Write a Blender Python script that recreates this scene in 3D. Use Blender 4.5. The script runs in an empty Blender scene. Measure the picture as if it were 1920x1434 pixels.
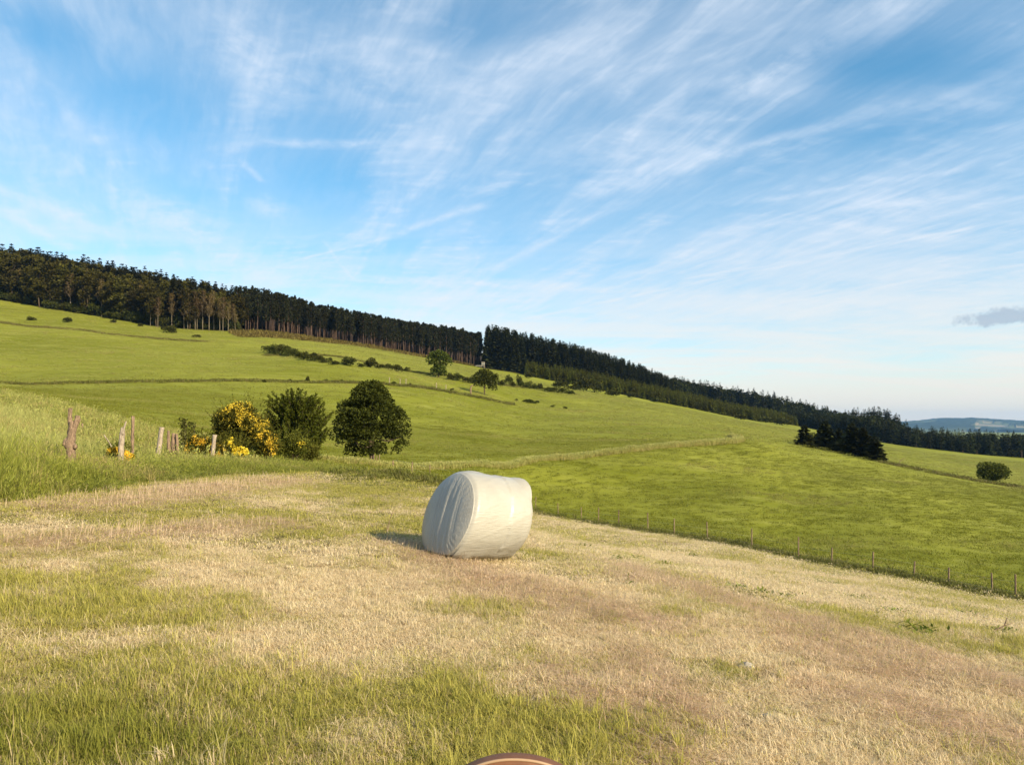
import bpy, math
import numpy as np

# ------------------------------------------------------------------ camera, light, exposure
F = 1387.0            # focal length in photo pixels (26 mm equivalent on a 1920 px wide picture)
HOR = 800.0           # photo row of the true horizon
EYE = 1.6
SUN_EL, SUN_PHI = 28.0, 50.0      # elevation; degrees to the right of straight behind the camera

sc = bpy.context.scene
COL = sc.collection
cam_d = bpy.data.cameras.new('camera')
cam = bpy.data.objects.new('camera', cam_d)
COL.objects.link(cam)
cam.location = (0, 0, 0)
cam.rotation_euler = (math.radians(90), 0, 0)
cam_d.sensor_width = 36
cam_d.lens = 36 * F / 1920
cam_d.shift_y = (HOR - 717) / 1920
cam_d.clip_start = 0.05
cam_d.clip_end = 30000
sc.camera = cam

sc.view_settings.view_transform = 'Standard'
sc.view_settings.look = 'None'
sc.view_settings.gamma = 1
sc.view_settings.exposure = 0.95
sc.view_settings.use_curve_mapping = False
sc.cycles.max_bounces = 6
sc.cycles.transparent_max_bounces = 8
sc.cycles.use_denoising = True

phi = math.radians(SUN_PHI)
el = math.radians(SUN_EL)
SUN = np.array([math.sin(phi) * math.cos(el), -math.cos(phi) * math.cos(el), math.sin(el)])
sun_d = bpy.data.lights.new('sun', 'SUN')
sun_d.energy = 5.0
sun_d.angle = math.radians(0.6)
sun_d.color = (1.0, 0.85, 0.585)
sun = bpy.data.objects.new('sun', sun_d)
COL.objects.link(sun)
sun.location = (30, -30, 40)
from mathutils import Vector
sun.rotation_euler = Vector(tuple(-SUN)).to_track_quat('-Z', 'Y').to_euler()

# ------------------------------------------------------------------ node helpers
class NT:
    def __init__(self, tree):
        self.t = tree
        self.n = tree.nodes
        self.l = tree.links
    def new(self, kind, **kw):
        nd = self.n.new(kind)
        for k, v in kw.items():
            setattr(nd, k, v)
        return nd
    def put(self, sock, v):
        if v is None:
            return
        if hasattr(v, 'is_output') or isinstance(v, bpy.types.NodeSocket):
            self.l.new(v, sock)
        else:
            if isinstance(v, (tuple, list)) and sock.type == 'RGBA' and len(v) == 3:
                v = (*v, 1)
            sock.default_value = v
    def math(self, op, a, b=None, c=None, clamp=False):
        nd = self.new('ShaderNodeMath', operation=op, use_clamp=clamp)
        for s, v in zip(nd.inputs, (a, b, c)):
            self.put(s, v)
        return nd.outputs[0]
    def sstep(self, x, a, b, lo=0.0, hi=1.0):
        nd = self.new('ShaderNodeMapRange', interpolation_type='SMOOTHSTEP')
        for k, v in zip(('Value', 'From Min', 'From Max', 'To Min', 'To Max'), (x, a, b, lo, hi)):
            self.put(nd.inputs[k], v)
        return nd.outputs[0]
    def mix(self, f, a, b, mode='MIX'):
        nd = self.new('ShaderNodeMix', data_type='RGBA', blend_type=mode)
        self.put(nd.inputs[0], f)
        self.put(nd.inputs[6], a)
        self.put(nd.inputs[7], b)
        return nd.outputs[2]
    def noise(self, vec, scale, detail=4, rough=0.55, dist=0.0, dims=None):
        dims = dims or ('2D' if self is globals().get('W') else '3D')
        nd = self.new('ShaderNodeTexNoise', noise_dimensions=dims)
        self.put(nd.inputs['Vector'], vec)
        nd.inputs['Scale'].default_value = scale
        nd.inputs['Detail'].default_value = detail
        nd.inputs['Roughness'].default_value = rough
        nd.inputs['Distortion'].default_value = dist
        return nd.outputs[0]
    def mapping(self, vec, loc=(0, 0, 0), rot=(0, 0, 0), scale=(1, 1, 1)):
        nd = self.new('ShaderNodeMapping')
        self.put(nd.inputs[0], vec)
        nd.inputs[1].default_value = loc
        nd.inputs[2].default_value = rot
        nd.inputs[3].default_value = scale
        return nd.outputs[0]
    def attr(self, name, kind='GEOMETRY', out='Fac'):
        nd = self.new('ShaderNodeAttribute', attribute_type=kind, attribute_name=name)
        return nd.outputs[out]

# ------------------------------------------------------------------ sky
world = bpy.data.worlds.new('World')
sc.world = world
world.use_nodes = True
W = NT(world.node_tree)
W.n.clear()
sky = W.new('ShaderNodeTexSky', sky_type='NISHITA', sun_disc=False)
sky.sun_elevation = el
# NISHITA: rotation 0 puts the sun at +Y; it turns clockwise seen from above
sky.sun_rotation = math.atan2(SUN[0], SUN[1])
sky.altitude = 400
sky.air_density = 1.0
sky.dust_density = 0.6
sky.ozone_density = 2.2
geo = W.new('ShaderNodeTexCoord')
sep = W.new('ShaderNodeSeparateXYZ')
W.put(sep.inputs[0], geo.outputs['Generated'])
dx, dy, dz = sep.outputs
EPS = 0.10
dzc = W.math('ADD', W.math('MAXIMUM', dz, 0.0), EPS)
cx = W.math('DIVIDE', dx, dzc)
cy = W.math('DIVIDE', dy, dzc)
cmb = W.new('ShaderNodeCombineXYZ')
W.put(cmb.inputs[0], cx)
W.put(cmb.inputs[1], cy)
P0 = cmb.outputs[0]

def sky_uv(px, py):
    d = np.array([(px - 960) / F, 1.0, (HOR - py) / F])
    d /= np.linalg.norm(d)
    return d[0] / (d[2] + EPS), d[1] / (d[2] + EPS)

# warp the cloud layer a little so that nothing is ruler-straight
wn = W.new('ShaderNodeTexNoise', noise_dimensions='2D')
W.put(wn.inputs['Vector'], P0)
wn.inputs['Scale'].default_value = 1.6
wn.inputs['Detail'].default_value = 5
wv = W.new('ShaderNodeVectorMath', operation='SUBTRACT')
W.put(wv.inputs[0], wn.outputs[1])
wv.inputs[1].default_value = (0.5, 0.5, 0.5)
ws = W.new('ShaderNodeVectorMath', operation='SCALE')
W.put(ws.inputs[0], wv.outputs[0])
ws.inputs['Scale'].default_value = 0.09
wa = W.new('ShaderNodeVectorMath', operation='ADD')
W.put(wa.inputs[0], P0)
W.put(wa.inputs[1], ws.outputs[0])
PW = wa.outputs[0]
sepw = W.new('ShaderNodeSeparateXYZ')
W.put(sepw.inputs[0], PW)
ux, uy = sepw.outputs[0], sepw.outputs[1]
PR = W.mapping(PW, rot=(0, 0, -0.46))      # turned so that the wind lies along y

cov = []          # partial coverages, joined with 1-(1-a)(1-b)
veil = W.noise(W.mapping(PR, scale=(1.1, 0.55, 1)), 0.9, 6, 0.55, 0.4)
cov.append(W.sstep(veil, 0.32, 0.78, 0.20, 0.50))
wisp = W.noise(W.mapping(PR, loc=(3, 1, 0), scale=(2.0, 0.5, 1)), 1.7, 8, 0.62, 0.7)
cov.append(W.sstep(wisp, 0.40, 0.82, 0.0, 0.44))
fine = W.noise(W.mapping(PR, loc=(7, 2, 0), scale=(1.9, 0.6, 1)), 5.5, 7, 0.6, 0.3)
cov.append(W.math('MULTIPLY', W.sstep(fine, 0.42, 0.80, 0.0, 0.38), W.sstep(veil, 0.35, 0.6)))
rip = W.noise(W.mapping(PW, loc=(1, 8, 0), rot=(0, 0, 0.2), scale=(0.7, 1.5, 1)), 11.0, 4, 0.5, 0.2)
cov.append(W.math('MULTIPLY', W.sstep(rip, 0.40, 0.78, 0.0, 0.34), W.sstep(wisp, 0.40, 0.62)))
brk = W.noise(W.mapping(PW, scale=(1, 1, 1)), 7.0, 6, 0.65, 0.2)
brk_s = W.sstep(brk, 0.30, 0.66, 0.25, 1.0)

def streak(p0, p1, width, strength):
    """an old vapour trail: a straight band in the cloud layer, frayed by noise"""
    a, b = np.array(sky_uv(*p0)), np.array(sky_uv(*p1))
    d = b - a
    L = np.linalg.norm(d)
    d /= L
    n = np.array([-d[1], d[0]])
    t = W.math('SUBTRACT', W.math('ADD', W.math('MULTIPLY', ux, float(d[0])), W.math('MULTIPLY', uy, float(d[1]))), float(a @ d))
    s = W.math('SUBTRACT', W.math('ADD', W.math('MULTIPLY', ux, float(n[0])), W.math('MULTIPLY', uy, float(n[1]))), float(a @ n))
    across = W.sstep(W.math('ABSOLUTE', s), 0.0, width * 1.15, strength * 1.0, 0.0)
    e = 0.18 * L
    ends = W.math('MULTIPLY', W.sstep(t, -0.02 * L, e), W.sstep(t, L - e, L * 1.02, 1.0, 0.0))
    cov.append(W.math('MULTIPLY', W.math('MULTIPLY', across, ends), brk_s))

def puff(px, py, rx, ry, strength, ang=0.0):
    """a brushed patch of cirrus round one point of the cloud layer"""
    c = np.array(sky_uv(px, py))
    ex = np.linalg.norm(np.array(sky_uv(px + rx, py)) - c)
    ey = np.linalg.norm(np.array(sky_uv(px, py - ry)) - c)
    m = W.mapping(PW, loc=(0, 0, 0))
    sx = W.math('SUBTRACT', ux, float(c[0]))
    sy = W.math('SUBTRACT', uy, float(c[1]))
    ca, sa = math.cos(ang), math.sin(ang)
    u = W.math('DIVIDE', W.math('ADD', W.math('MULTIPLY', sx, ca), W.math('MULTIPLY', sy, sa)), float(ex))
    v = W.math('DIVIDE', W.math('SUBTRACT', W.math('MULTIPLY', sy, ca), W.math('MULTIPLY', sx, sa)), float(ey))
    r = W.math('SQRT', W.math('ADD', W.math('MULTIPLY', u, u), W.math('MULTIPLY', v, v)))
    cov.append(W.math('MULTIPLY', W.sstep(r, 0.1, 1.1, strength, 0.0), brk_s))

for a in [((930, 612), (1420, 508), 0.030, .55), ((1380, 515), (1940, 408), 0.030, .6), ((1250, 530), (1640, 462), 0.02, .35),
          ((1200, 612), (1700, 532), 0.035, .45), ((1600, 545), (1990, 488), 0.04, .4),
          ((900, 520), (1170, 378), 0.045, .4), ((1080, 372), (1380, 275), 0.10, .55), ((1330, 300), (1900, 140), 0.05, .55),
          ((1280, 450), (1960, 342), 0.06, .5), ((1340, 388), (1990, 296), 0.03, .38),
          ((-20, 380), (150, 475), 0.06, .6), ((-40, 335), (230, 450), 0.07, .45), ((200, 330), (560, 560), 0.14, .5),
          ((60, 130), (170, 275), 0.035, .4), ((480, 508), (745, 442), 0.018, .45), ((700, 455), (935, 380), 0.04, .5),
          ((595, 448), (668, 528), 0.014, .35), ((455, 290), (498, 345), 0.02, .4), ((430, 265), (850, 272), 0.04, .5),
          ((1340, 190), (1740, -20), 0.09, .6), ((560, 520), (1200, 548), 0.10, .55), ((1540, 415), (1800, 455), 0.06, .55)]:
    streak(*a)
for a in [(470, 100, 130, 150, .6), (1440, 140, 130, 70, .6), (510, 395, 60, 40, .5), (1200, 280, 260, 60, .4), (300, 420, 220, 60, .35),
          (700, 150, 260, 130, .35), (1700, 380, 300, 70, .35), (1500, 560, 420, 50, .45), (1050, 130, 200, 120, .25)]:
    puff(*a)
fib = W.noise(W.mapping(PR, loc=(4, 4, 0), scale=(2.6, 0.45, 1)), 9.0, 5, 0.6, 0.25)
fib = W.sstep(fib, 0.30, 0.72, 0.84, 1.08)
inv = None
for c in cov:
    o = W.math('SUBTRACT', 1.0, c, clamp=True)
    inv = o if inv is None else W.math('MULTIPLY', inv, o)
cover = W.math('MULTIPLY', W.math('SUBTRACT', 1.0, inv, clamp=True), fib, clamp=True)
# clear gaps in the layer
for px, py, rx, ry, st in [(1690, 120, 330, 90, .8), (250, 190, 190, 110, .65), (1700, 250, 300, 60, .5), (60, 60, 150, 80, .6), (640, 330, 140, 50, .4), (560, 560, 120, 40, .5), (900, 60, 160, 60, .4)]:
    c = np.array(sky_uv(px, py))
    ex = np.linalg.norm(np.array(sky_uv(px + rx, py)) - c)
    ey = np.linalg.norm(np.array(sky_uv(px, py - ry)) - c)
    u = W.math('DIVIDE', W.math('SUBTRACT', ux, float(c[0])), float(ex))
    v = W.math('DIVIDE', W.math('SUBTRACT', uy, float(c[1])), float(ey))
    r = W.math('SQRT', W.math('ADD', W.math('MULTIPLY', u, u), W.math('MULTIPLY', v, v)))
    cover = W.math('MULTIPLY', cover, W.sstep(r, 0.1, 1.2, 1 - st, 1.0))
# the layer is seen edge-on near the horizon and closes up there
low = W.sstep(dz, 0.03, 0.34, 0.92, 0.0)
lown = W.noise(W.mapping(PW, loc=(2, 5, 0), rot=(0, 0, 0.12), scale=(0.3, 1.0, 1)), 1.9, 7, 0.62, 0.5)
low = W.math('MULTIPLY', low, W.math('MAXIMUM', W.sstep(lown, 0.34, 0.64, 0.25, 1.0), W.sstep(dz, 0.02, 0.10, 0.9, 0.0)))
cover = W.math('SUBTRACT', 1.0, W.math('MULTIPLY', W.math('SUBTRACT', 1.0, cover), W.math('SUBTRACT', 1.0, low)), clamp=True)
hs = W.new('ShaderNodeHueSaturation')
W.put(hs.inputs['Color'], sky.outputs[0])
hs.inputs['Hue'].default_value = 0.483
hs.inputs['Saturation'].default_value = 1.30
hs.inputs['Value'].default_value = 1.16
cloud_col = W.mix(W.sstep(dz, 0.0, 0.32), (6.3, 5.6, 4.85), (5.0, 5.5, 6.2))
skyc = W.mix(W.math('MULTIPLY', cover, 0.88), hs.outputs[0], cloud_col)
# one small grey cumulus low on the right
gc = np.array(sky_uv(1890, 592))
gx = W.math('DIVIDE', W.math('SUBTRACT', dx, 0.553), 0.045)
dirz = (HOR - 594) / F / math.sqrt(1 + ((1890 - 960) / F) ** 2 + ((HOR - 594) / F) ** 2)
gz = W.math('DIVIDE', W.math('SUBTRACT', dz, dirz), 0.0105)
gr = W.math('SQRT', W.math('ADD', W.math('MULTIPLY', gx, gx), W.math('MULTIPLY', gz, gz)))
gn = W.noise(geo.outputs['Generated'], 60, 5, 0.6, dims='3D')
grey = W.sstep(W.math('ADD', gr, W.math('MULTIPLY', W.math('SUBTRACT', gn, 0.5), 2.2)), 0.5, 1.05, 0.7, 0.0)
grey = W.math('MULTIPLY', grey, W.sstep(dy, 0.0, 0.2))
skyc = W.mix(grey, skyc, (2.5, 3.0, 3.7))
bg = W.new('ShaderNodeBackground')
W.put(bg.inputs[0], skyc)
bg.inputs[1].default_value = 0.088
wo = W.new('ShaderNodeOutputWorld')
W.l.new(bg.outputs[0], wo.inputs[0])
world.cycles.sampling_method = 'MANUAL'
world.cycles.sample_map_resolution = 512

# ------------------------------------------------------------------ numpy helpers
def rng(seed):
    return np.random.default_rng(seed)

def _hash(ix, iy, seed):
    h = (ix.astype(np.int64) * 374761393 + iy.astype(np.int64) * 668265263 + seed * 1274126177) & 0xFFFFFFFF
    h = ((h ^ (h >> 13)) * 1103515245) & 0xFFFFFFFF
    h = (h ^ (h >> 16)) & 0xFFFF
    return h / 65535.0

def vnoise(x, y, seed=0):
    x, y = np.asarray(x, float), np.asarray(y, float)
    ix, iy = np.floor(x), np.floor(y)
    fx, fy = x - ix, y - iy
    fx, fy = fx * fx * (3 - 2 * fx), fy * fy * (3 - 2 * fy)
    a, b = _hash(ix, iy, seed), _hash(ix + 1, iy, seed)
    c, d = _hash(ix, iy + 1, seed), _hash(ix + 1, iy + 1, seed)
    return (a * (1 - fx) + b * fx) * (1 - fy) + (c * (1 - fx) + d * fx) * fy

def fbm(x, y, seed=0, octaves=4):
    s, a, t = 0, 0.5, 0
    for k in range(octaves):
        s = s + a * vnoise(x * 2 ** k + 17.3 * k, y * 2 ** k - 9.1 * k, seed + k)
        t += a
        a *= 0.5
    return s / t

def smooth(x, a, b):
    t = np.clip((x - a) / (b - a), 0, 1)
    return t * t * (3 - 2 * t)

def pchip(xk, yk, x):
    xk, yk = np.asarray(xk, float), np.asarray(yk, float)
    h = np.diff(xk)
    shp = (-1,) + (1,) * (yk.ndim - 1)
    dlt = np.diff(yk, axis=0) / h.reshape(shp)
    m = np.zeros_like(yk)
    w1, w2 = (2 * h[1:] + h[:-1]).reshape(shp), (h[1:] + 2 * h[:-1]).reshape(shp)
    prod = dlt[:-1] * dlt[1:]
    with np.errstate(divide='ignore', invalid='ignore'):
        hm = (w1 + w2) / (w1 / dlt[:-1] + w2 / dlt[1:])
    m[1:-1] = np.where(prod > 0, hm, 0)
    m[0], m[-1] = dlt[0], dlt[-1]
    x = np.clip(x, xk[0], xk[-1])
    i = np.clip(np.searchsorted(xk, x) - 1, 0, len(xk) - 2)
    t = ((x - xk[i]) / h[i]).reshape(shp)
    hi = h[i].reshape(shp)
    return ((2 * t ** 3 - 3 * t ** 2 + 1) * yk[i] + (t ** 3 - 2 * t ** 2 + t) * hi * m[i]
            + (-2 * t ** 3 + 3 * t ** 2) * yk[i + 1] + (t ** 3 - t ** 2) * hi * m[i + 1])

# ------------------------------------------------------------------ the lie of the land
# height profiles along bearings: photo column -> (distance ahead, photo row where that ground shows or would show)
PROFILE = {
    -300: [(10, 930), (18, 850), (30, 770), (45, 715), (60, 708), (100, 690), (140, 675), (200, 615), (270, 560), (330, 525), (420, 490), (560, 480), (800, 600)],
    0:    [(11, 946), (18, 884), (30, 808), (45, 752), (60, 742), (100, 731), (140, 718), (200, 660), (270, 600), (330, 562), (420, 530), (560, 515), (800, 620)],
    150:  [(13.5, 925), (20, 880), (30, 830), (45, 784), (60, 768), (100, 748), (140, 720), (200, 664), (260, 616), (315, 586), (420, 545), (560, 530), (800, 630)],
    300:  [(16.7, 905), (27, 868), (40, 838), (60, 806), (90, 770), (140, 719), (200, 668), (260, 630), (300, 612), (400, 572), (560, 555), (800, 640)],
    450:  [(21, 892), (30, 870), (42, 850), (60, 826), (95, 782), (150, 717), (200, 672), (255, 640), (300, 621), (420, 590), (560, 575), (800, 650)],
    590:  [(18, 925), (26, 886), (32, 879), (45, 866), (55, 858), (65, 846), (100, 796), (160, 717), (200, 672), (300, 642), (340, 634), (450, 612), (600, 600), (800, 605)],
    760:  [(16, 958), (24, 908), (30, 898), (38, 892), (55, 881), (70, 862), (120, 798), (175, 722), (220, 695), (300, 670), (400, 661), (500, 645), (800, 640)],
    900:  [(16, 985), (25, 950), (35, 935), (48, 925), (56, 908), (68, 878), (100, 838), (160, 772), (200, 738), (230, 714), (330, 695), (440, 688), (540, 672), (800, 665)],
    1003: [(16, 1010), (25, 988), (40, 970), (55, 962), (65, 945), (85, 863), (110, 835), (150, 800), (200, 766), (260, 728), (340, 716), (420, 707), (540, 690), (800, 690)],
    1215: [(12, 1068), (16, 1050), (25, 1024), (35, 1008), (47, 998), (60, 978), (80, 915), (102, 845), (130, 818), (180, 788), (300, 760), (430, 750), (520, 736), (600, 735), (800, 735)],
    1390: [(10, 1110), (15, 1075), (22, 1048), (30, 1036), (41, 1026), (55, 1005), (76, 930), (105, 862), (124, 827), (170, 812), (300, 792), (450, 785), (540, 772), (650, 765), (800, 762)],
    1497: [(12, 1112), (20, 1075), (28, 1060), (37, 1052), (50, 1034), (75, 950), (110, 876), (150, 840), (190, 828), (300, 810), (420, 803), (520, 798), (650, 788), (800, 784)],
    1655: [(9, 1165), (14, 1120), (22, 1092), (31, 1080), (45, 1057), (70, 972), (110, 898), (145, 869), (190, 868), (240, 855), (330, 839), (430, 830), (520, 822), (650, 815), (800, 815)],
    1920: [(11, 1174), (16, 1149), (22, 1135), (27, 1129), (40, 1108), (60, 1032), (90, 962), (128, 920), (160, 917), (220, 898), (330, 870), (420, 859), (520, 850), (650, 846), (800, 846)],
    2300: [(9, 1225), (14, 1190), (19, 1172), (23, 1165), (34, 1140), (52, 1068), (80, 1000), (115, 960), (150, 952), (220, 930), (330, 900), (420, 888), (520, 880), (800, 872)],
}
SIDE = {   # bearings outside the picture, (distance, height)
    -180: [(10, -1.4), (30, -1.2), (100, 0), (300, 2), (800, 0)],
    -90:  [(10, -.75), (30, 1.0), (100, 9), (300, 40), (800, 60)],
    90:   [(10, -2.6), (30, -6.5), (60, -11), (100, -14), (300, -20), (800, -34)],
    180:  [(10, -1.4), (30, -1.2), (100, 0), (300, 2), (800, 0)],
}
S_GRID = np.linspace(math.log(5.0), math.log(5 + 850), 320)
_az, _rows = [], []
for px, pts in PROFILE.items():
    k = (px - 960) / F
    az = math.atan(k)
    D = [d for d in (0.01, 1.5, 3, 4.5, 6, 7.5) if d < pts[0][0] - 0.8]
    zz = [-EYE - 0.09 * k * d - 0.023 * d for d in D]
    D += [p[0] for p in pts]
    zz += [(HOR - p[1]) / F * p[0] for p in pts]
    r = np.array(D) / math.cos(az)
    _az.append(az)
    _rows.append(pchip(np.log(r + 5), (np.array(zz) + EYE) / (r + 5), S_GRID))
for deg, pts in SIDE.items():
    a = math.radians(deg)
    r = np.array([0.01, 3] + [p[0] for p in pts])
    zz = np.array([-EYE, -EYE - 0.09 * 3 * math.sin(a) - 0.023 * 3 * math.cos(a)] + [p[1] for p in pts])
    _az.append(a)
    _rows.append(pchip(np.log(r + 5), (zz + EYE) / (r + 5), S_GRID))
_o = np.argsort(_az)
AZ_GRID = np.linspace(-math.pi, math.pi, 1441)
H_TAB = pchip(np.array(_az)[_o], np.array(_rows)[_o], AZ_GRID)
for _ in range(10):      # round the bearings and the profile off
    H_TAB = (np.roll(H_TAB, 1, 0) + 2 * H_TAB + np.roll(H_TAB, -1, 0)) / 4
for _ in range(2):
    H_TAB[:, 1:-1] = (H_TAB[:, :-2] + 2 * H_TAB[:, 1:-1] + H_TAB[:, 2:]) / 4

def ground_z(x, y):
    x, y = np.asarray(x, float), np.asarray(y, float)
    r = np.hypot(x, y)
    az = np.arctan2(x, y)
    fa = np.clip((az + math.pi) / (2 * math.pi) * 1440, 0, 1439.999)
    fs = np.clip((np.log(np.minimum(r, 849.9) + 5) - S_GRID[0]) / (S_GRID[1] - S_GRID[0]), 0, 318.999)
    ia, isx = fa.astype(int), fs.astype(int)
    ta, ts = fa - ia, fs - isx
    g = ((H_TAB[ia, isx] * (1 - ta) + H_TAB[ia + 1, isx] * ta) * (1 - ts)
         + (H_TAB[ia, isx + 1] * (1 - ta) + H_TAB[ia + 1, isx + 1] * ta) * ts)
    z = g * (np.minimum(r, 850) + 5) - EYE
    z = z + (0.06 * (fbm(x / 1.7, y / 1.7, 3, 3) - 0.5) + 0.035 * (fbm(x / .45, y / .45, 6, 2) - 0.5) * (1 - smooth(r, 14, 25))) * smooth(r, 0.5, 3) * (1 - smooth(r, 60, 120))
    z = z + 0.9 * (fbm(x / 22, y / 22, 5, 3) - 0.5) * smooth(r, 60, 140)
    far = smooth(r, 780, 1500)
    return z * (1 - far) + far * (-46 + 6 * (fbm(x / 400, y / 400, 8, 3) - .5))

def gz1(x, y):
    return float(ground_z(np.array([x]), np.array([y]))[0])

def at(px, D):
    """ground point on a photo column at a distance ahead"""
    x = (px - 960) / F * D
    return np.array([x, D, gz1(x, D)])

_DM = np.geomspace(2.2, 700, 1500)
def hit(px, py):
    """where the sight line through a photo pixel meets the ground"""
    x = (px - 960) / F * _DM
    k = np.nonzero(ground_z(x, _DM) >= (HOR - py) / F * _DM)[0]
    return at(px, _DM[k[0]] if len(k) else 400.0)

def col_of(x, y):
    return 960 + F * x / np.maximum(y, 0.01)

def line(pts):
    a = np.array(pts, float)
    return lambda px: np.interp(px, a[:, 0], a[:, 1])

MOWN_EDGE = line([(-300, 9), (0, 11.2), (150, 13.6), (300, 16.9), (450, 21.5), (590, 26.3), (700, 25.5), (760, 26.5), (900, 36), (1003, 52),
                  (1215, 45.5), (1390, 40), (1497, 36), (1655, 30.3), (1920, 26.5), (2300, 22.5)])
WOOD_EDGE = line([(-600, 345), (-300, 340), (0, 328), (150, 313), (300, 298), (440, 298), (590, 338), (760, 398), (880, 436), (1000, 424), (1215, 436),
                  (1390, 455), (1490, 500), (1560, 470), (1655, 430), (1920, 420), (2600, 420)])
HEATH_EDGE = line([(430, 300), (450, 270), (520, 285), (590, 305), (700, 335), (760, 362), (850, 408), (885, 436)])

def dmown(x, y):
    """metres inside the mown field (negative: outside)"""
    px = np.clip(col_of(x, y), -300, 2300)
    d = MOWN_EDGE(px) - y
    return np.where(y > 0.5, d, 9.0)

# straw and green patches of the mown field: centre pixel, radius in metres (across, along), how green (+) or dry (-)
PATCH = [((100, 1380), .7, .45, .7), ((400, 1400), .6, .3, .5), ((430, 1140), .8, .7, .6), ((300, 1230), .7, .4, .35), ((480, 1350), .3, .2, -.3),
         ((900, 1260), .5, .6, .15), ((820, 1180), .6, .7, .25), ((1180, 1370), .4, .3, .2), ((1400, 1270), .5, .3, .45), ((700, 1050), .7, .9, .4),
         ((620, 945), 2.5, 3.2, .5), ((780, 930), 3, 4, .55), ((100, 1010), 2.2, 1.5, -.7), ((420, 930), 3.5, 3, -.8), ((560, 1130), 1.0, 1.2, -.6),
         ((900, 1080), 1.6, 1.2, -.7), ((1100, 1130), 1.8, 1.6, -.7), ((1300, 1060), 4, 4, -.6), ((1480, 1210), 1.0, .8, -.5), ((1600, 1250), 1.2, .9, -.9),
         ((1750, 1350), 1.2, .7, -.9), ((1480, 1190), .7, .5, .35), ((1620, 1165), 1.5, .6, .5), ((1900, 1200), .8, .6, .6), ((1300, 1390), .8, .5, -.5),
         ((300, 1060), 2.2, 1.5, -.45), ((150, 1080), 1.6, 1.0, .1), ((650, 1180), .9, .8, -.35), ((1080, 1290), .6, .6, -.2), ((1000, 1180), .9, .8, -.3)]
_PC = [(hit(*c), a, b, s) for c, a, b, s in PATCH]
SWATH = [((1480, 1195), (1640, 1260), .5), ((1600, 1310), (1900, 1400), .45), ((1650, 1240), (1900, 1290), .35), ((900, 1085), (1160, 1160), .7), ((1180, 1080), (1330, 1120), .5),
         ((760, 1020), (900, 1085), .5), ((1150, 1230), (1260, 1340), .3), ((1150, 1060), (1500, 1180), .35), ((1500, 1160), (1900, 1290), .3), ((1000, 1250), (1250, 1434), .22), ((120, 950), (560, 900), .9), ((40, 1020), (520, 980), .6)]
_SW = [(hit(*a)[:2], hit(*b)[:2], w) for a, b, w in SWATH]

def green_of(x, y):
    g = 0.53 + 2.4 * (fbm(x / 2.0, y / 2.0, 21, 4) - 0.5) + 1.9 * (fbm(x / 0.40, y / 0.40, 31, 3) - 0.5)
    for c, a, b, s in _PC:
        g = g + .6 * s * np.exp(-((x - c[0]) / a) ** 2 - ((y - c[1]) / b) ** 2)
    d = dmown(x, y)
    g = g + .20 * np.exp(-(x / 2.2) ** 2) * (1 - smooth(y, 6, 10)) + .10 * np.exp(-((x + 3) / 3) ** 2) * (1 - smooth(y, 8, 14))
    g = g + 0.7 * (1 - smooth(d, 0.0, 2.2)) + 0.16 * smooth(-x, 0, 8) - 0.22 * smooth(x, 0.5, 4)
    return np.clip(g, 0, 1)

def swath_of(x, y):
    s = np.zeros_like(x)
    for a, b, w in _SW:
        d = b - a
        L = np.linalg.norm(d)
        d = d / L
        t = np.clip((x - a[0]) * d[0] + (y - a[1]) * d[1], 0, L)
        q = np.hypot(x - a[0] - t * d[0], y - a[1] - t * d[1])
        s = np.maximum(s, np.exp(-(q / w) ** 2))
    return np.clip(s * (0.5 + fbm(x / .4, y / .4, 44, 2)), 0, 1)

# ------------------------------------------------------------------ mesh helpers
class MB:
    """collects vertices, triangles, quads and a random number per vertex; builds ONE mesh"""
    def __init__(self):
        self.v, self.t, self.q, self.r, self.tm, self.qm, self.n = [], [], [], [], [], [], 0
    def add(self, v, q=None, t=None, rnd=0.5, mat=0):
        v = np.asarray(v, float).reshape(-1, 3)
        self.v.append(v)
        self.r.append(np.broadcast_to(np.asarray(rnd, float), (len(v),)))
        if q is not None and len(q):
            q = np.asarray(q, int).reshape(-1, 4)
            self.q.append(q + self.n)
            self.qm.append(np.full(len(q), mat))
        if t is not None and len(t):
            t = np.asarray(t, int).reshape(-1, 3)
            self.t.append(t + self.n)
            self.tm.append(np.full(len(t), mat))
        self.n += len(v)
        return self
    def mesh(self, name, mats, shade=False, attrs=None):
        me = bpy.data.meshes.new(name)
        v = np.concatenate(self.v)
        q = np.concatenate(self.q) if self.q else np.zeros((0, 4), int)
        t = np.concatenate(self.t) if self.t else np.zeros((0, 3), int)
        me.vertices.add(len(v))
        me.vertices.foreach_set('co', v.ravel())
        me.loops.add(q.size + t.size)
        me.loops.foreach_set('vertex_index', np.concatenate([q.ravel(), t.ravel()]).astype(np.int32))
        me.polygons.add(len(q) + len(t))
        me.polygons.foreach_set('loop_start', np.concatenate([np.arange(len(q)) * 4, q.size + np.arange(len(t)) * 3]).astype(np.int32))
        mi = np.concatenate((self.qm or [np.zeros(0)]) + (self.tm or [np.zeros(0)])).astype(np.int32)
        me.polygons.foreach_set('material_index', mi)
        me.polygons.foreach_set('use_smooth', np.full(len(q) + len(t), shade))
        a = me.attributes.new('rnd', 'FLOAT', 'POINT')
        a.data.foreach_set('value', np.concatenate(self.r).astype(np.float32))
        for k, val in (attrs or {}).items():
            a = me.attributes.new(k, 'FLOAT', 'POINT')
            a.data.foreach_set('value', np.asarray(val, np.float32))
        for m in (mats if isinstance(mats, (list, tuple)) else [mats]):
            me.materials.append(m)
        me.update(calc_edges=True)
        return me

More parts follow.
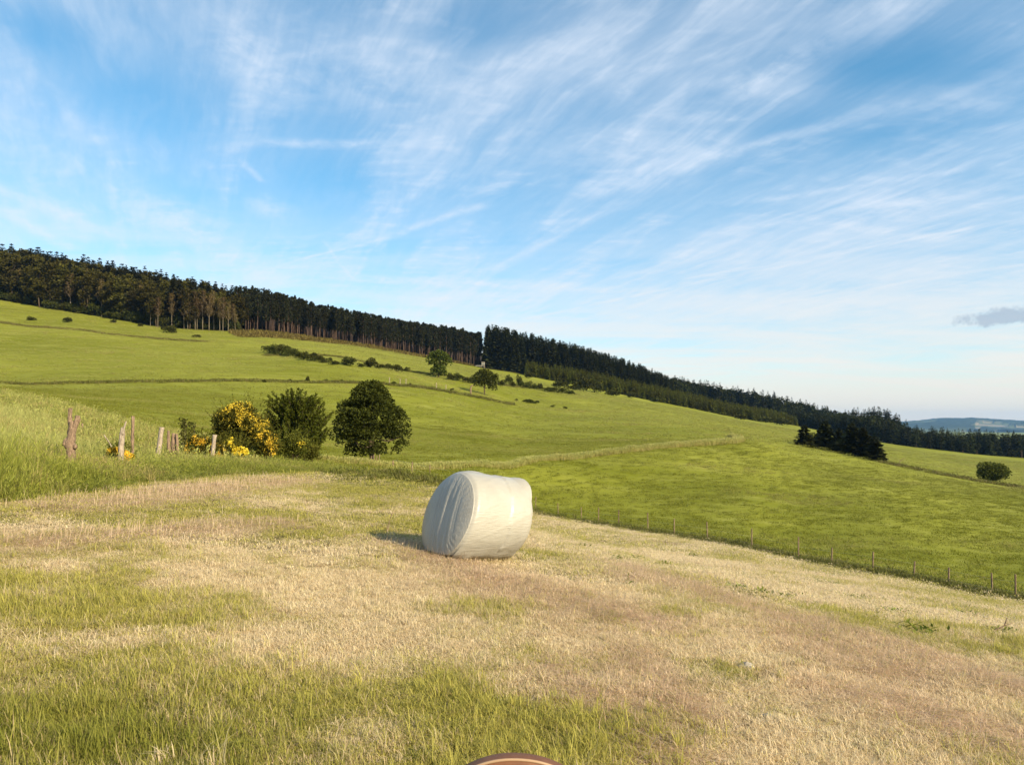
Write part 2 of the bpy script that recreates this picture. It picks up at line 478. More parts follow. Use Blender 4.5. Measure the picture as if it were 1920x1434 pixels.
def link(name, data, parent=None, loc=None, rotz=0.0, scale=None):
    o = bpy.data.objects.new(name, data)
    COL.objects.link(o)
    if parent is not None:
        o.parent = parent
    if loc is not None:
        o.location = tuple(float(c) for c in loc)
    if rotz:
        o.rotation_euler = (0, 0, float(rotz))
    if scale is not None:
        o.scale = scale if hasattr(scale, '__len__') else (scale,) * 3
    return o

def tag(o, label, cat, group=None, kind=None):
    o['label'] = label
    o['category'] = cat
    if group:
        o['group'] = group
    if kind:
        o['kind'] = kind
    return o

def unit(v):
    v = np.asarray(v, float)
    return v / np.maximum(np.linalg.norm(v, axis=-1, keepdims=True), 1e-9)

def leaves(mb, pos, dirv, length, width, seed, mat=0, flat=0.35, rnd=None):
    """rhombic leaves or sprays: base, two shoulders, tip"""
    R = rng(seed)
    pos, d = np.asarray(pos, float), unit(dirv)
    n = len(pos)
    length, width = np.broadcast_to(length, (n,)), np.broadcast_to(width, (n,))
    nrm = R.normal(size=(n, 3))
    nrm[:, 2] += flat * 3
    s = unit(np.cross(d, nrm))
    up = np.cross(s, d)
    L, Wd = length[:, None], width[:, None]
    v = np.stack([pos, pos + d * L * .5 + s * Wd * .5, pos + d * L - up * L * .12, pos + d * L * .45 - s * Wd * .5], 1).reshape(-1, 3)
    q = np.arange(n * 4).reshape(-1, 4)
    rr = R.random(n) if rnd is None else rnd
    mb.add(v, q=q, rnd=np.repeat(rr, 4), mat=mat)

def tube(mb, pts, radii, sides=7, mat=0, rnd=0.5, cap=True, rough=0.0, seed=0):
    pts = np.asarray(pts, float)
    radii = np.broadcast_to(radii, (len(pts),))
    tan = unit(np.gradient(pts, axis=0))
    ref = np.array([0.31, 0.95, 0.05]) if abs(tan[0] @ np.array([0, 0, 1])) > .8 else np.array([0, 0, 1.0])
    a = unit(np.cross(tan, ref))
    b = np.cross(tan, a)
    th = np.linspace(0, 2 * math.pi, sides, endpoint=False)
    rr = radii[:, None] * (1 + rough * (rng(seed).random((len(pts), sides)) - .5))
    ring = pts[:, None] + rr[..., None] * (a[:, None] * np.cos(th)[None, :, None] + b[:, None] * np.sin(th)[None, :, None])
    n = len(pts)
    i, j = np.meshgrid(np.arange(n - 1), np.arange(sides), indexing='ij')
    j2 = (j + 1) % sides
    q = np.stack([i * sides + j, i * sides + j2, (i + 1) * sides + j2, (i + 1) * sides + j], -1).reshape(-1, 4)
    v = ring.reshape(-1, 3)
    t = []
    if cap:
        v = np.vstack([v, pts[-1:], pts[:1]])
        t = [((n - 1) * sides + k, (n - 1) * sides + (k + 1) % sides, n * sides) for k in range(sides)]
        t += [((k + 1) % sides, k, n * sides + 1) for k in range(sides)]
    mb.add(v, q=q, t=t, rnd=rnd, mat=mat)

# ------------------------------------------------------------------ materials
def new_mat(name):
    m = bpy.data.materials.new(name)
    m.use_nodes = True
    N = NT(m.node_tree)
    N.n.clear()
    out = N.new('ShaderNodeOutputMaterial')
    return m, N, out

def finish(N, out, col, rough=0.7, spec=0.2, transl=0.0, bump=None, bump_d=0.02, bump_s=0.5, tcol=None):
    p = N.new('ShaderNodeBsdfPrincipled')
    N.put(p.inputs['Base Color'], col)
    N.put(p.inputs['Roughness'], rough)
    N.put(p.inputs['Specular IOR Level'], spec)
    if bump is not None:
        b = N.new('ShaderNodeBump')
        b.inputs['Distance'].default_value = bump_d
        b.inputs['Strength'].default_value = bump_s
        N.put(b.inputs['Height'], bump)
        N.put(p.inputs['Normal'], b.outputs[0])
    if transl > 0:
        t = N.new('ShaderNodeBsdfTranslucent')
        N.put(t.inputs[0], tcol if tcol is not None else col)
        mx = N.new('ShaderNodeMixShader')
        mx.inputs[0].default_value = transl
        N.l.new(p.outputs[0], mx.inputs[1])
        N.l.new(t.outputs[0], mx.inputs[2])
        N.l.new(mx.outputs[0], out.inputs[0])
    else:
        N.l.new(p.outputs[0], out.inputs[0])
    return p

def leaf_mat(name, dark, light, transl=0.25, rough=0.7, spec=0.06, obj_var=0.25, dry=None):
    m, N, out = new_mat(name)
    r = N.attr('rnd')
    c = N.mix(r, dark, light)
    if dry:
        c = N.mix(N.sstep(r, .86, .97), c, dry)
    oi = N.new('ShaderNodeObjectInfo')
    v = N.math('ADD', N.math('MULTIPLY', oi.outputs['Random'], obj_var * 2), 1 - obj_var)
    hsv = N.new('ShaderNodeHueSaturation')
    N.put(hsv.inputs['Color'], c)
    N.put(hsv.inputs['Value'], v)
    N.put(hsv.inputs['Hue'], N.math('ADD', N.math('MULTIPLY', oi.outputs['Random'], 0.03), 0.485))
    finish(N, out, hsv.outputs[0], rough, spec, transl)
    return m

def bark_mat(name, dark, light, scale=(9, 9, 1.6), bump_d=0.02):
    m, N, out = new_mat(name)
    tc = N.new('ShaderNodeTexCoord')
    v = N.mapping(tc.outputs['Object'], scale=scale)
    n = N.noise(v, 3.0, 7, 0.65, 0.6)
    n2 = N.noise(tc.outputs['Object'], 2.2, 4, 0.6)
    c = N.mix(N.sstep(n, 0.3, 0.72), dark, light)
    c = N.mix(N.sstep(n2, 0.5, 0.75, 0.0, 0.5), c, tuple(x * .6 for x in dark))
    finish(N, out, c, 0.85, 0.15, bump=n, bump_d=bump_d, bump_s=0.8)
    return m

M_MAPLE = leaf_mat('maple_leaf', (.010, .015, .003), (.054, .060, .009), .16)
M_SHOOT = leaf_mat('hornbeam_leaf', (.016, .026, .003), (.090, .098, .012), .22)
M_BROOM = leaf_mat('broom_green', (.030, .036, .005), (.125, .120, .020), .2)
M_FLOWER = leaf_mat('broom_flower', (.66, .43, .02), (.86, .68, .10), .25, obj_var=.05)
M_HEDGE = leaf_mat('hedge_leaf', (.016, .022, .004), (.062, .064, .013), .18)
M_FIELDTREE = leaf_mat('field_tree_leaf', (.022, .034, .006), (.105, .115, .018), .22)
M_BROADLEAF = leaf_mat('wood_leaf', (.020, .019, .004), (.068, .060, .013), .18, obj_var=.35)
M_BUDDING = leaf_mat('budding_leaf', (.050, .034, .012), (.150, .105, .040), .2, obj_var=.25)
M_PINE = leaf_mat('pine_needles', (.008, .010, .005), (.030, .030, .011), .08, obj_var=.3)
M_SPRUCE = leaf_mat('spruce_needles', (.009, .012, .004), (.040, .042, .010), .08, obj_var=.3)
M_YOUNG = leaf_mat('young_spruce_needles', (.010, .014, .002), (.15, .155, .020), .12, obj_var=.25)
M_FARWOOD = leaf_mat('far_wood_leaf', (.009, .013, .004), (.036, .040, .010), .1, obj_var=.35)
M_WEED = leaf_mat('weed_leaf', (.050, .075, .008), (.22, .25, .04), .25)
M_BRACKEN = leaf_mat('bracken', (.06, .042, .012), (.20, .16, .045), .2)
M_BARK = bark_mat('bark', (.035, .024, .016), (.13, .095, .065))
M_PINEBARK = bark_mat('pine_bark', (.05, .032, .022), (.17, .11, .08), scale=(3, 3, .5))
M_BIRCH = bark_mat('pale_bark', (.08, .062, .042), (.26, .21, .15), scale=(3, 3, .7))
M_POST = bark_mat('weathered_wood', (.060, .040, .028), (.36, .25, .165), scale=(26, 26, 2.2), bump_d=.02)
M_GREYPOST = bark_mat('grey_wood', (.13, .10, .075), (.50, .41, .31), scale=(22, 22, 2.0), bump_d=.015)

# blades of grass: colour follows how green the patch is, the blade and the tuft
def blade_mat(name, greens, straws, transl=.35, spec=.25):
    m, N, out = new_mat(name)
    r = N.attr('rnd')
    g = N.attr('green', 'INSTANCER')
    tn = N.attr('tone', 'INSTANCER')
    sw = N.attr('swath', 'INSTANCER')
    cg = N.mix(tn, N.mix(r, greens[0], greens[1]), greens[2])
    cs = N.mix(r, straws[0], straws[1])
    cs = N.mix(N.math('MULTIPLY', sw, .75), cs, N.mix(r, tuple(c * .55 for c in straws[2]), tuple(min(1, c * 1.25) for c in straws[2])))
    if name == 'mown_grass':      # some tufts bleached, some still damp and brown
        cs = N.mix(N.math('MULTIPLY', tn, .55), cs, N.mix(r, (.32, .20, .11), (.74, .56, .36)))
    f = N.sstep(N.math('ADD', g, N.math('MULTIPLY', N.math('SUBTRACT', r, .5), 1.5)), .2, .8)
    c = N.mix(f, cs, cg)
    finish(N, out, c, .6, spec, transl)
    return m

M_MOWN = blade_mat('mown_grass', [(.23, .210, .028), (.62, .55, .15), (.21, .215, .035)], [(.50, .375, .20), (1.0, .88, .63), (.78, .56, .41)], transl=.45, spec=.12)
M_TALL = blade_mat('tall_grass', [(.13, .155, .014), (.30, .31, .045), (.40, .40, .13)], [(.30, .23, .075), (.62, .52, .22), (.5, .4, .2)], transl=.42)
M_RANK = blade_mat('rank_grass', [(.045, .052, .006), (.115, .115, .016), (.16, .155, .035)], [(.14, .11, .035), (.34, .28, .11), (.3, .25, .1)], transl=.25)
M_MEADOW = blade_mat('meadow_grass', [(.112, .122, .005), (.165, .174, .010), (.345, .35, .095)], [(.20, .17, .05), (.36, .30, .11), (.3, .25, .1)], transl=.3, spec=.15)

def ground_material():
    m, N, out = new_mat('field_ground')
    gm = N.new('ShaderNodeNewGeometry')
    pos = gm.outputs['Position']
    mown, wood, heath, green, swath = (N.attr(k) for k in ('mown', 'wood', 'heath', 'green', 'swath'))
    lng = N.attr('long')
    # meadow: many scales of tufts, drifts and mower lines along the slope
    a = N.noise(N.mapping(pos, rot=(0, 0, -.25), scale=(.35, 1, 1)), .035, 5, .6, .3)
    b = N.noise(N.mapping(pos, rot=(0, 0, -.25), scale=(.3, 1, 1)), .35, 6, .65, .3)
    c = N.noise(pos, 2.6, 5, .7)
    mead = N.mix(N.sstep(a, .32, .68), (.120, .132, .008), (.188, .196, .022))
    mead = N.mix(N.sstep(b, .46, .80, 0, .45), mead, (.33, .325, .09))
    mead = N.mix(N.sstep(b, .42, .22, 0, .2), mead, (.085, .095, .008))
    mead = N.mix(N.sstep(c, .35, .75, 0, .18), mead, (.085, .09, .010))
    mead = N.mix(lng, mead, N.mix(c, (.15, .17, .045), (.28, .28, .11)))
    # mown: thatch and soil under the stubble
    d = N.noise(pos, 9, 5, .7)
    straw = N.mix(N.sstep(d, .3, .7), (.07, .047, .022), (.34, .25, .13))
    grn = N.mix(N.sstep(d, .3, .7), (.035, .036, .008), (.15, .145, .028))
    mw = N.mix(green, straw, grn)
    mw = N.mix(N.math('MULTIPLY', swath, .5), mw, N.mix(d, (.10, .06, .035), (.36, .24, .15)))
    col = N.mix(mown, mead, mw)
    col = N.mix(heath, col, N.mix(c, (.075, .060, .016), (.19, .14, .045)))
    col = N.mix(wood, col, N.mix(c, (.018, .012, .008), (.045, .03, .018)))
    h = N.math('ADD', N.math('MULTIPLY', b, 1.0), N.math('MULTIPLY', c, .35))
    finish(N, out, col, .9, .08, bump=h, bump_d=.20, bump_s=.35)
    return m
M_GROUND = ground_material()

# ------------------------------------------------------------------ ground: one sheet from under the camera to the horizon
def build_ground():
    a_front = np.radians(np.arange(-46, 46.001, 0.16))
    a_back = np.radians(np.arange(46 + 3, 360 - 46 - 1, 4.0))
    A = np.concatenate([a_front, a_back])
    Rr = np.concatenate([[0.4], np.geomspace(0.9, 900, 560), np.geomspace(930, 11000, 28)])
    a, r = np.meshgrid(A, Rr, indexing='ij')
    x, y = r * np.sin(a), r * np.cos(a)
    z = ground_z(x.ravel(), y.ravel())
    v = np.column_stack([x.ravel(), y.ravel(), z])
    na, nr = len(A), len(Rr)
    i, j = np.meshgrid(np.arange(na), np.arange(nr - 1), indexing='ij')
    i2 = (i + 1) % na
    q = np.stack([i * nr + j, i * nr + j + 1, i2 * nr + j + 1, i2 * nr + j], -1).reshape(-1, 4)[:, ::-1]
    mb = MB().add(np.vstack([v, [[0, 0, gz1(0, 0.01)]]]), q=q,
                  t=[(((k + 1) % na) * nr, k * nr, na * nr) for k in range(na)])
    X, Y = np.append(v[:, 0], 0), np.append(v[:, 1], 0.01)
    px = np.where(Y > 1, col_of(X, np.maximum(Y, 1)), np.where(X > 0, 2300, -300))
    dm = dmown(X, Y)
    mown = smooth(dm + 1.1 * (fbm(X / 1.2, Y / 1.2, 61, 3) - .5), -.5, .5)
    wob = 6 * (fbm(X / 9, Y / 9, 62, 3) - .5)
    wood = smooth(Y - WOOD_EDGE(np.clip(px, -600, 2600)) + wob, -2, 3) * (Y > 1) * (1 - smooth(np.hypot(X, Y), 1500, 1600))
    heath = smooth(Y - HEATH_EDGE(np.clip(px, 430, 885)) + wob, -2, 2) * (px > 425) * (px < 900) * (1 - wood)
    lng = smooth(-dm, 0, 2) * (1 - smooth(Y, 34, 50)) * smooth(-px, -380, -120) * (Y > 1)
    me = mb.mesh('ground', M_GROUND, True, dict(mown=mown, wood=wood, heath=heath, green=green_of(X, Y), swath=swath_of(X, Y), long=lng))
    o = link('ground', me)
    o['kind'] = 'structure'
    return o
build_ground()

# ------------------------------------------------------------------ scattered stuff (grass and other things nobody could count)
_tree_cache = {}
def scatter(name, P, rot, scl, idx, attrs, protos):
    n = len(P)
    me = bpy.data.meshes.new(name)
    me.vertices.add(n)
    me.vertices.foreach_set('co', np.asarray(P, np.float32).ravel())
    a = me.attributes.new('rot', 'FLOAT_VECTOR', 'POINT')
    a.data.foreach_set('vector', np.asarray(rot, np.float32).ravel())
    a = me.attributes.new('scl', 'FLOAT_VECTOR', 'POINT')
    a.data.foreach_set('vector', np.asarray(scl, np.float32).ravel())
    a = me.attributes.new('idx', 'INT', 'POINT')
    a.data.foreach_set('value', np.asarray(idx, np.int32))
    for k, v in attrs.items():
        a = me.attributes.new(k, 'FLOAT', 'POINT')
        a.data.foreach_set('value', np.asarray(v, np.float32))
    coll = bpy.data.collections.new(name + '_sources')
    for k, pm in enumerate(protos):
        coll.objects.link(bpy.data.objects.new('%s_source_%02d' % (name, k), pm))
    ng = bpy.data.node_groups.new(name + '_nodes', 'GeometryNodeTree')
    ng.interface.new_socket('Geometry', in_out='INPUT', socket_type='NodeSocketGeometry')
    ng.interface.new_socket('Geometry', in_out='OUTPUT', socket_type='NodeSocketGeometry')
    G = NT(ng)
    gi, go = G.new('NodeGroupInput'), G.new('NodeGroupOutput')
    ci = G.new('GeometryNodeCollectionInfo')
    ci.inputs['Collection'].default_value = coll
    ci.inputs['Separate Children'].default_value = True
    ci.inputs['Reset Children'].default_value = True
    iop = G.new('GeometryNodeInstanceOnPoints')
    G.l.new(gi.outputs[0], iop.inputs['Points'])
    G.l.new(ci.outputs[0], iop.inputs['Instance'])
    iop.inputs['Pick Instance'].default_value = True
    def named(nm, dt):
        nd = G.new('GeometryNodeInputNamedAttribute', data_type=dt)
        nd.inputs['Name'].default_value = nm
        return [o for o in nd.outputs if o.enabled][0]
    G.l.new(named('idx', 'INT'), iop.inputs['Instance Index'])
    G.l.new(named('rot', 'FLOAT_VECTOR'), iop.inputs['Rotation'])
    G.l.new(named('scl', 'FLOAT_VECTOR'), iop.inputs['Scale'])
    G.l.new(iop.outputs[0], go.inputs[0])
    o = link(name, me)
    md = o.modifiers.new('scatter', 'NODES')
    md.node_group = ng
    o['kind'] = 'stuff'
    return o

def blade_clump(seed, n, spread, h0, h1, width, lean, mat, heads=0, lying=0.0, segs=2, bunch=0, comb=None):
    """a tuft of bent, tapering blades; some lie flat; some carry a seed head"""
    R = rng(seed)
    mb = MB()
    ang = R.random(n) * 2 * math.pi
    rad = spread * np.sqrt(R.random(n))
    base = np.column_stack([rad * np.cos(ang), rad * np.sin(ang), np.full(n, -0.01)])
    h = h0 + (h1 - h0) * R.random(n)
    if bunch:      # blades gather into small tufts with bare thatch between them
        c = R.normal(0, spread * .5, (bunch, 2))
        own = R.integers(0, bunch, n)
        hb = .25 + 1.5 * R.random(bunch) ** 1.4
        tuft = R.random(n) < .84
        base[:, :2] = np.where(tuft[:, None], c[own] + R.normal(0, spread * .13, (n, 2)), base[:, :2])
        h = np.where(tuft, h * hb[own], h * .8)
        clump_rnd = np.where(tuft, R.random(bunch)[own], R.random(n))
    la = R.random(n) * 2 * math.pi
    if comb is not None:
        la = R.normal(0, comb, n) + math.pi * (R.random(n) < .3)
    ln = lean * (0.3 + R.random(n) * 1.2)
    flat = R.random(n) < lying
    ln = np.where(flat, 3.0, ln)
    d = np.column_stack([np.cos(la), np.sin(la), np.zeros(n)])
    side = np.column_stack([-np.sin(la + R.normal(0, .6, n)), np.cos(la), np.zeros(n)])
    side = unit(side)
    w = width * (0.6 + .8 * R.random(n))
    vs = []
    for k in range(segs + 1):
        t = k / segs
        up = h * (t * (1 - .15 * ln * t)) / np.sqrt(1 + (ln * t) ** 2 * .5)
        up = np.where(flat, .012 + .03 * R.random(n) * t, up)
        out = h * ln * t * t * .55
        out = np.where(flat, h * t * 1.1, out)
        p = base + d * out[:, None]
        p[:, 2] += up
        if k < segs:
            ww = (w * (1 - .55 * t))[:, None] * .5
            vs += [p - side * ww, p + side * ww]
        else:
            vs += [p]
            tip = p
    m = len(vs)
    v = np.stack(vs, 1).reshape(-1, 3)
    b = np.arange(n) * m
    q = [np.stack([b + 2 * k, b + 2 * k + 1, b + 2 * k + 3, b + 2 * k + 2], 1) for k in range(segs - 1)]
    t = np.stack([b + 2 * segs - 2, b + 2 * segs - 1, b + 2 * segs], 1)
    rr = R.random(n)
    if bunch:
        rr = .45 * rr + .55 * clump_rnd
    mb.add(v, q=np.concatenate(q) if q else None, t=t, rnd=np.repeat(rr, m))
    if heads:
        k = R.choice(n, heads, replace=False)
        leaves(mb, tip[k] - [0, 0, .03], np.column_stack([d[k, 0] * .4, d[k, 1] * .4, np.ones(heads)]), .10 * h1 / .6 + .03, width * 2.6, seed + 1, rnd=.35 + .6 * R.random(heads))
    return mb.mesh('tuft', mat)

def scatter_points(n, lo, hi, seed, c0=-80, c1=2000):
    """random ground points: even per square metre between two distances, inside the picture's width"""
    R = rng(seed)
    D = np.sqrt(lo * lo + (hi * hi - lo * lo) * R.random(n))
    px = c0 + (c1 - c0) * R.random(n)
    x = (px - 960) / F * D
    return x, D, px, R

def grass(name, x, y, sxy, sz, idx, R, protos, tone=None, green=None, align=None, sink=0.0):
    n = len(x)
    z = ground_z(x, y) - sink
    rot = np.column_stack([R.normal(0, .05, n), R.normal(0, .05, n), R.random(n) * 2 * math.pi if align is None else align])
    g = green_of(x, y) if green is None else green
    o = scatter(name, np.column_stack([x, y, z]), rot, np.column_stack([sxy, sxy, sz]), idx,
                dict(green=g, tone=R.random(n) if tone is None else tone, swath=swath_of(x, y)), protos)
    return o

# mown field: three belts, blades growing with distance so that they never fall far below a pixel
stub_near = [blade_clump(100 + k, 240, .17, .016, .060, .0034, 1.2, M_MOWN, lying=.55, segs=3, bunch=14) for k in range(6)]
stub_long = [blade_clump(120 + k, 200, .17, .030, .095, .0036, 1.2, M_MOWN, lying=.08, segs=3, bunch=10) for k in range(4)]
stub_mid = [blade_clump(140 + k, 210, .34, .018, .062, .0070, 1.2, M_MOWN, lying=.55, bunch=14) for k in range(6)]
stub_far = [blade_clump(160 + k, 200, .68, .022, .07, .015, 1.2, M_MOWN, lying=.5, bunch=14) for k in range(5)]

def mown_belt(name, n, lo, hi, protos, seed, label, longs=None):
    x, y, px, R = scatter_points(n, lo, hi, seed, -140, 2060)
    keep = dmown(x, y) > -.2 + .5 * R.random(n)
    x, y = x[keep], y[keep]
    g = green_of(x, y)
    hmap = fbm(x / .7, y / .7, 77, 3)
    near_left = np.exp(-((x + 2.1) / 1.0) ** 2 - ((y - 3.5) / .6) ** 2)
    s = .75 + .6 * R.random(len(x))
    sz = s * (.40 + .95 * hmap + .20 * g + .45 * near_left) * (1 - .35 * swath_of(x, y))
    if longs:
        pl = np.clip(.04 + .4 * g * smooth(hmap, .35, .65) + .6 * near_left, 0, 1)
        is_l = R.random(len(x)) < pl
        idx = np.where(is_l, len(protos) + R.integers(0, len(longs), len(x)), R.integers(0, len(protos), len(x)))
        protos = protos + longs
    else:
        idx = R.integers(0, len(protos), len(x))
    o = grass(name, x, y, s, sz, idx, R, protos, tone=.7 * near_left + .5 * R.random(len(x)))
    tag(o, label, 'grass')
mown_belt('mown_grass', 9500, 2.6, 9, stub_near, 1, 'short mown straw and green grass in the near field', stub_long)
mown_belt('mown_grass', 8500, 8.5, 21, stub_mid, 2, 'mown straw coloured grass around the white bale')
mown_belt('mown_grass', 8000, 20, 56, stub_far, 3, 'mown grass thinning towards the fence at the field edge')

# raked swaths of cut hay lying in lines
hay = [blade_clump(180 + k, 70, .14, .06, .20, .0036, 1.2, M_MOWN, lying=.96, comb=.45, segs=3) for k in range(4)]
hx, hy, ha = [], [], []
R = rng(9)
for a, b, w in _SW:
    n = int(np.linalg.norm(b - a) * w * 380)
    t = R.random(n)
    hx.append(a[0] + (b[0] - a[0]) * t + R.normal(0, w * .6, n))
    hy.append(a[1] + (b[1] - a[1]) * t + R.normal(0, w * .6, n))
    ha.append(math.atan2(b[1] - a[1], b[0] - a[0]) + R.normal(0, .5, n))
hx, hy, ha = np.concatenate(hx), np.concatenate(hy), np.concatenate(ha)
o = grass('cut_hay', hx, hy, .7 + .6 * R.random(len(hx)), .6 + .9 * R.random(len(hx)), R.integers(0, 4, len(hx)), R, hay, green=np.zeros(len(hx)), align=ha)
tag(o, 'thin reddish swaths of cut hay lying on the mown field', 'hay')

# tall grass along the old fence and over the rise behind it
tall = [blade_clump(200 + k, 150, .36, .25, .62, .009, .6, M_TALL, heads=16, segs=3, bunch=7) for k in range(5)]
tall_far = [blade_clump(220 + k, 130, .80, .25, .55, .020, .5, M_TALL, heads=14, bunch=8) for k in range(4)]
x, y, px, R = scatter_points(8500, 9, 34, 11, -160, 720)
d = -dmown(x, y)
width = np.interp(px, [-160, 0, 300, 450, 600, 720], [40, 40, 9, 7, 6, 3])
keep = (d > .35 * R.random(len(x))) & (d < width)
x, y, d, px = x[keep], y[keep], d[keep], px[keep]
s = .8 + .5 * R.random(len(x))
rise = smooth(d, 0, 2.0)
sz = s * np.interp(px, [-160, 0, 90, 140, 300, 450, 720], [1.0, .95, .75, .46, .36, .36, .30]) * (.40 + .6 * rise) * (.55 + .9 * fbm(x / 1.3, y / 1.3, 91, 3))
dry = np.clip(.92 - .55 * smooth(fbm(x / 2.2, y / 2.2, 92, 3), .45, .7) * rise, 0, 1)
tag(grass('tall_grass', x, y, s, sz, R.integers(0, 5, len(x)), R, tall, green=dry, tone=np.clip(smooth(d, 3, 12) * .8 + .3 * R.random(len(x)) - .1, 0, 1)),
    'tall seeding grass along the row of old wooden posts', 'grass')
x, y, px, R = scatter_points(5200, 24, 58, 12, -160, 420)
d = -dmown(x, y)
keep = (d > 6) & (R.random(len(x)) < 1 - smooth(px, 120, 400) * .6)
x, y, px = x[keep], y[keep], px[keep]
s = .9 + .5 * R.random(len(x))
tag(grass('tall_grass', x, y, s, s * (.30 + .45 * fbm(x / 3, y / 3, 93, 3)), R.integers(0, 4, len(x)), R, tall_far, green=.9 - .4 * fbm(x / 4, y / 4, 94, 3), tone=.15 + .5 * R.random(len(x))),
    'pale long grass on the rise behind the old posts', 'grass')

# rank grass under the wire fence at the edge of the mown field
rank = [blade_clump(230 + k, 130, .7, .25, .55, .020, .5, M_RANK, heads=8, bunch=8) for k in range(4)]
R = rng(13)
n = 1500
px = 640 + (2010 - 640) * R.random(n)
D = MOWN_EDGE(px) + R.normal(.9, .55, n) * np.interp(px, [640, 760, 900, 1003, 2000], [5, 4, 2.0, 1.5, .8])
x = (px - 960) / F * D
s = .8 + .6 * R.random(n)
tag(grass('fence_grass', x, D, s, s * (.10 + .32 * R.random(n)), R.integers(0, 4, n), R, rank, green=.72 + .3 * R.random(n), tone=.15 * R.random(n)),
    'dark rank grass under the wire fence', 'grass')

# the tall dry bank that curves across the middle meadow
def polyline(pts, n, seed, jit):
    """random points along a line given as (photo column, distance)"""
    R = rng(seed)
    w = np.array([at(*p)[:2] for p in pts])
    seg = np.linalg.norm(np.diff(w, axis=0), axis=1)
    cum = np.concatenate([[0], np.cumsum(seg)])
    t = R.random(n) * cum[-1]
    x, y = np.interp(t, cum, w[:, 0]), np.interp(t, cum, w[:, 1])
    return x + R.normal(0, jit, n), y + R.normal(0, jit, n), R, t / cum[-1]

bank = [blade_clump(240 + k, 60, .34, .30, .70, .022, .35, M_TALL, heads=16) for k in range(4)]
BANK = [(600, 48), (690, 51), (760, 57), (860, 67), (1003, 85), (1110, 95), (1215, 103), (1320, 114), (1375, 121), (1388, 126), (1370, 131)]
x, y, R, t = polyline(BANK, 4200, 14, .22)
s = .8 + .5 * R.random(len(x))
tag(grass('bank_grass', x, y, s, s * (.50 + .65 * t) * (.6 + .8 * fbm(x / 2.0, y / 2.0, 95, 3)), R.integers(0, 4, len(x)), R, bank, green=.42 + .4 * fbm(x / 4, y / 4, 96, 2), tone=.5 + .5 * R.random(len(x))),
    'band of tall dry grass curving across the meadow', 'grass')

# meadow: bigger and bigger tufts up the hillside
mead_a = [blade_clump(260 + k, 150, 1.1, .08, .22, .032, .9, M_MEADOW, bunch=12) for k in range(4)]
mead_b = [blade_clump(270 + k, 150, 2.6, .10, .26, .085, .9, M_MEADOW, bunch=12) for k in range(4)]
def meadow(n, lo, hi, protos, seed, label):
    x, y, px, R = scatter_points(n, lo, hi, seed)
    keep = (dmown(x, y) < -1.5) & (y < np.minimum(WOOD_EDGE(np.clip(px, -600, 2600)), HEATH_EDGE(px) if False else 1e9) - 3)
    hz = (px > 430) & (px < 885) & (y > HEATH_EDGE(np.clip(px, 430, 885)) - 2)
    keep &= ~hz
    x, y = x[keep], y[keep]
    s = .7 + .7 * R.random(len(x))
    drift = fbm((x * .96 + y * .25) / 26, (y * .96 - x * .25) / 7, 97, 4)
    sz = s * (.35 + .3 * drift)
    tag(grass('meadow_grass', x, y, s, sz, R.integers(0, 4, len(x)), R, protos, green=.55 + .5 * (1 - smooth(drift, .55, .75)), tone=np.clip(smooth(drift, .3, .8) * .28 + smooth(y, 60, 220) * .45 - .04 + .16 * R.random(len(x)), 0, 1)), label, 'grass')  # tone pales uphill; shade of the lower slope is put into the colour
meadow(15000, 27, 125, mead_a, 15, 'green meadow grass beyond the wire fence')
meadow(15000, 118, 345, mead_b, 16, 'sunlit pasture grass on the upper hillside')

# bracken strip in front of the pines
R = rng(17)
brk_m = [blade_clump(290 + k, 30, 1.2, .3, 1.0, .22, .8, M_BRACKEN) for k in range(3)]
n = 5200
px = 436 + (884 - 436) * R.random(n)
d0, d1 = HEATH_EDGE(px), WOOD_EDGE(px)
D = d0 + (d1 - d0) * R.random(n)
x = (px - 960) / F * D
s = .6 + .8 * R.random(n)
tag(scatter('bracken', np.column_stack([x, D, ground_z(x, D)]), np.column_stack([0 * x, 0 * x, R.random(n) * 6.28]), np.column_stack([s, s, s * (.5 + fbm(x / 5, D / 5, 98, 2))]),
            R.integers(0, 3, n), {}, brk_m), 'brown bracken strip below the pine trunks', 'bracken', kind='stuff')

# ------------------------------------------------------------------ trees: generators
def merged(parts, mats):
    """one mesh from several collectors, one material each"""
    mb = MB()
    for k, p in enumerate(parts):
        off = mb.n
        mb.v += p.v
        mb.r += p.r
        mb.q += [q + off for q in p.q]
        mb.t += [t + off for t in p.t]
        mb.qm += [np.full(len(q), k) for q in p.q]
        mb.tm += [np.full(len(t), k) for t in p.t]
        mb.n += p.n
    return mb.mesh('whole_tree', mats)

class Kind:
    """one tree model: trunk mesh, crown mesh and the two together (for the mass of trees behind)"""
    def __init__(self, trunk, crown, mt, mc):
        self.trunk = trunk.mesh('trunk', mt, True)
        self.crown = crown.mesh('crown', mc)
        self.whole = merged([trunk, crown], [mt, mc])

def lobe_leaves(mb, lobes, per, leaf, seed, inner=.25):
    """leaf faces over the skins of many small lobes, a few inside"""
    R = rng(seed)
    for (cx, cy, cz, r) in lobes:
        n = max(8, int(per * r * r))
        u = unit(R.normal(size=(n, 3)))
        u[:, 2] = np.where(u[:, 2] < -.35, -u[:, 2], u[:, 2])
        rad = r * np.where(R.random(n) < inner, .3 + .6 * R.random(n), .85 + .28 * R.random(n))
        p = np.array([cx, cy, cz]) + u * rad[:, None] * [1, 1, .85]
        d = unit(u + R.normal(0, .55, (n, 3)) + [0, 0, -.15])
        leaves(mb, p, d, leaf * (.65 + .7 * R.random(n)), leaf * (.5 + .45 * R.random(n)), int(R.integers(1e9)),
               rnd=np.clip(.15 + .5 * R.random(n) + .35 * u[:, 2], 0, 1))

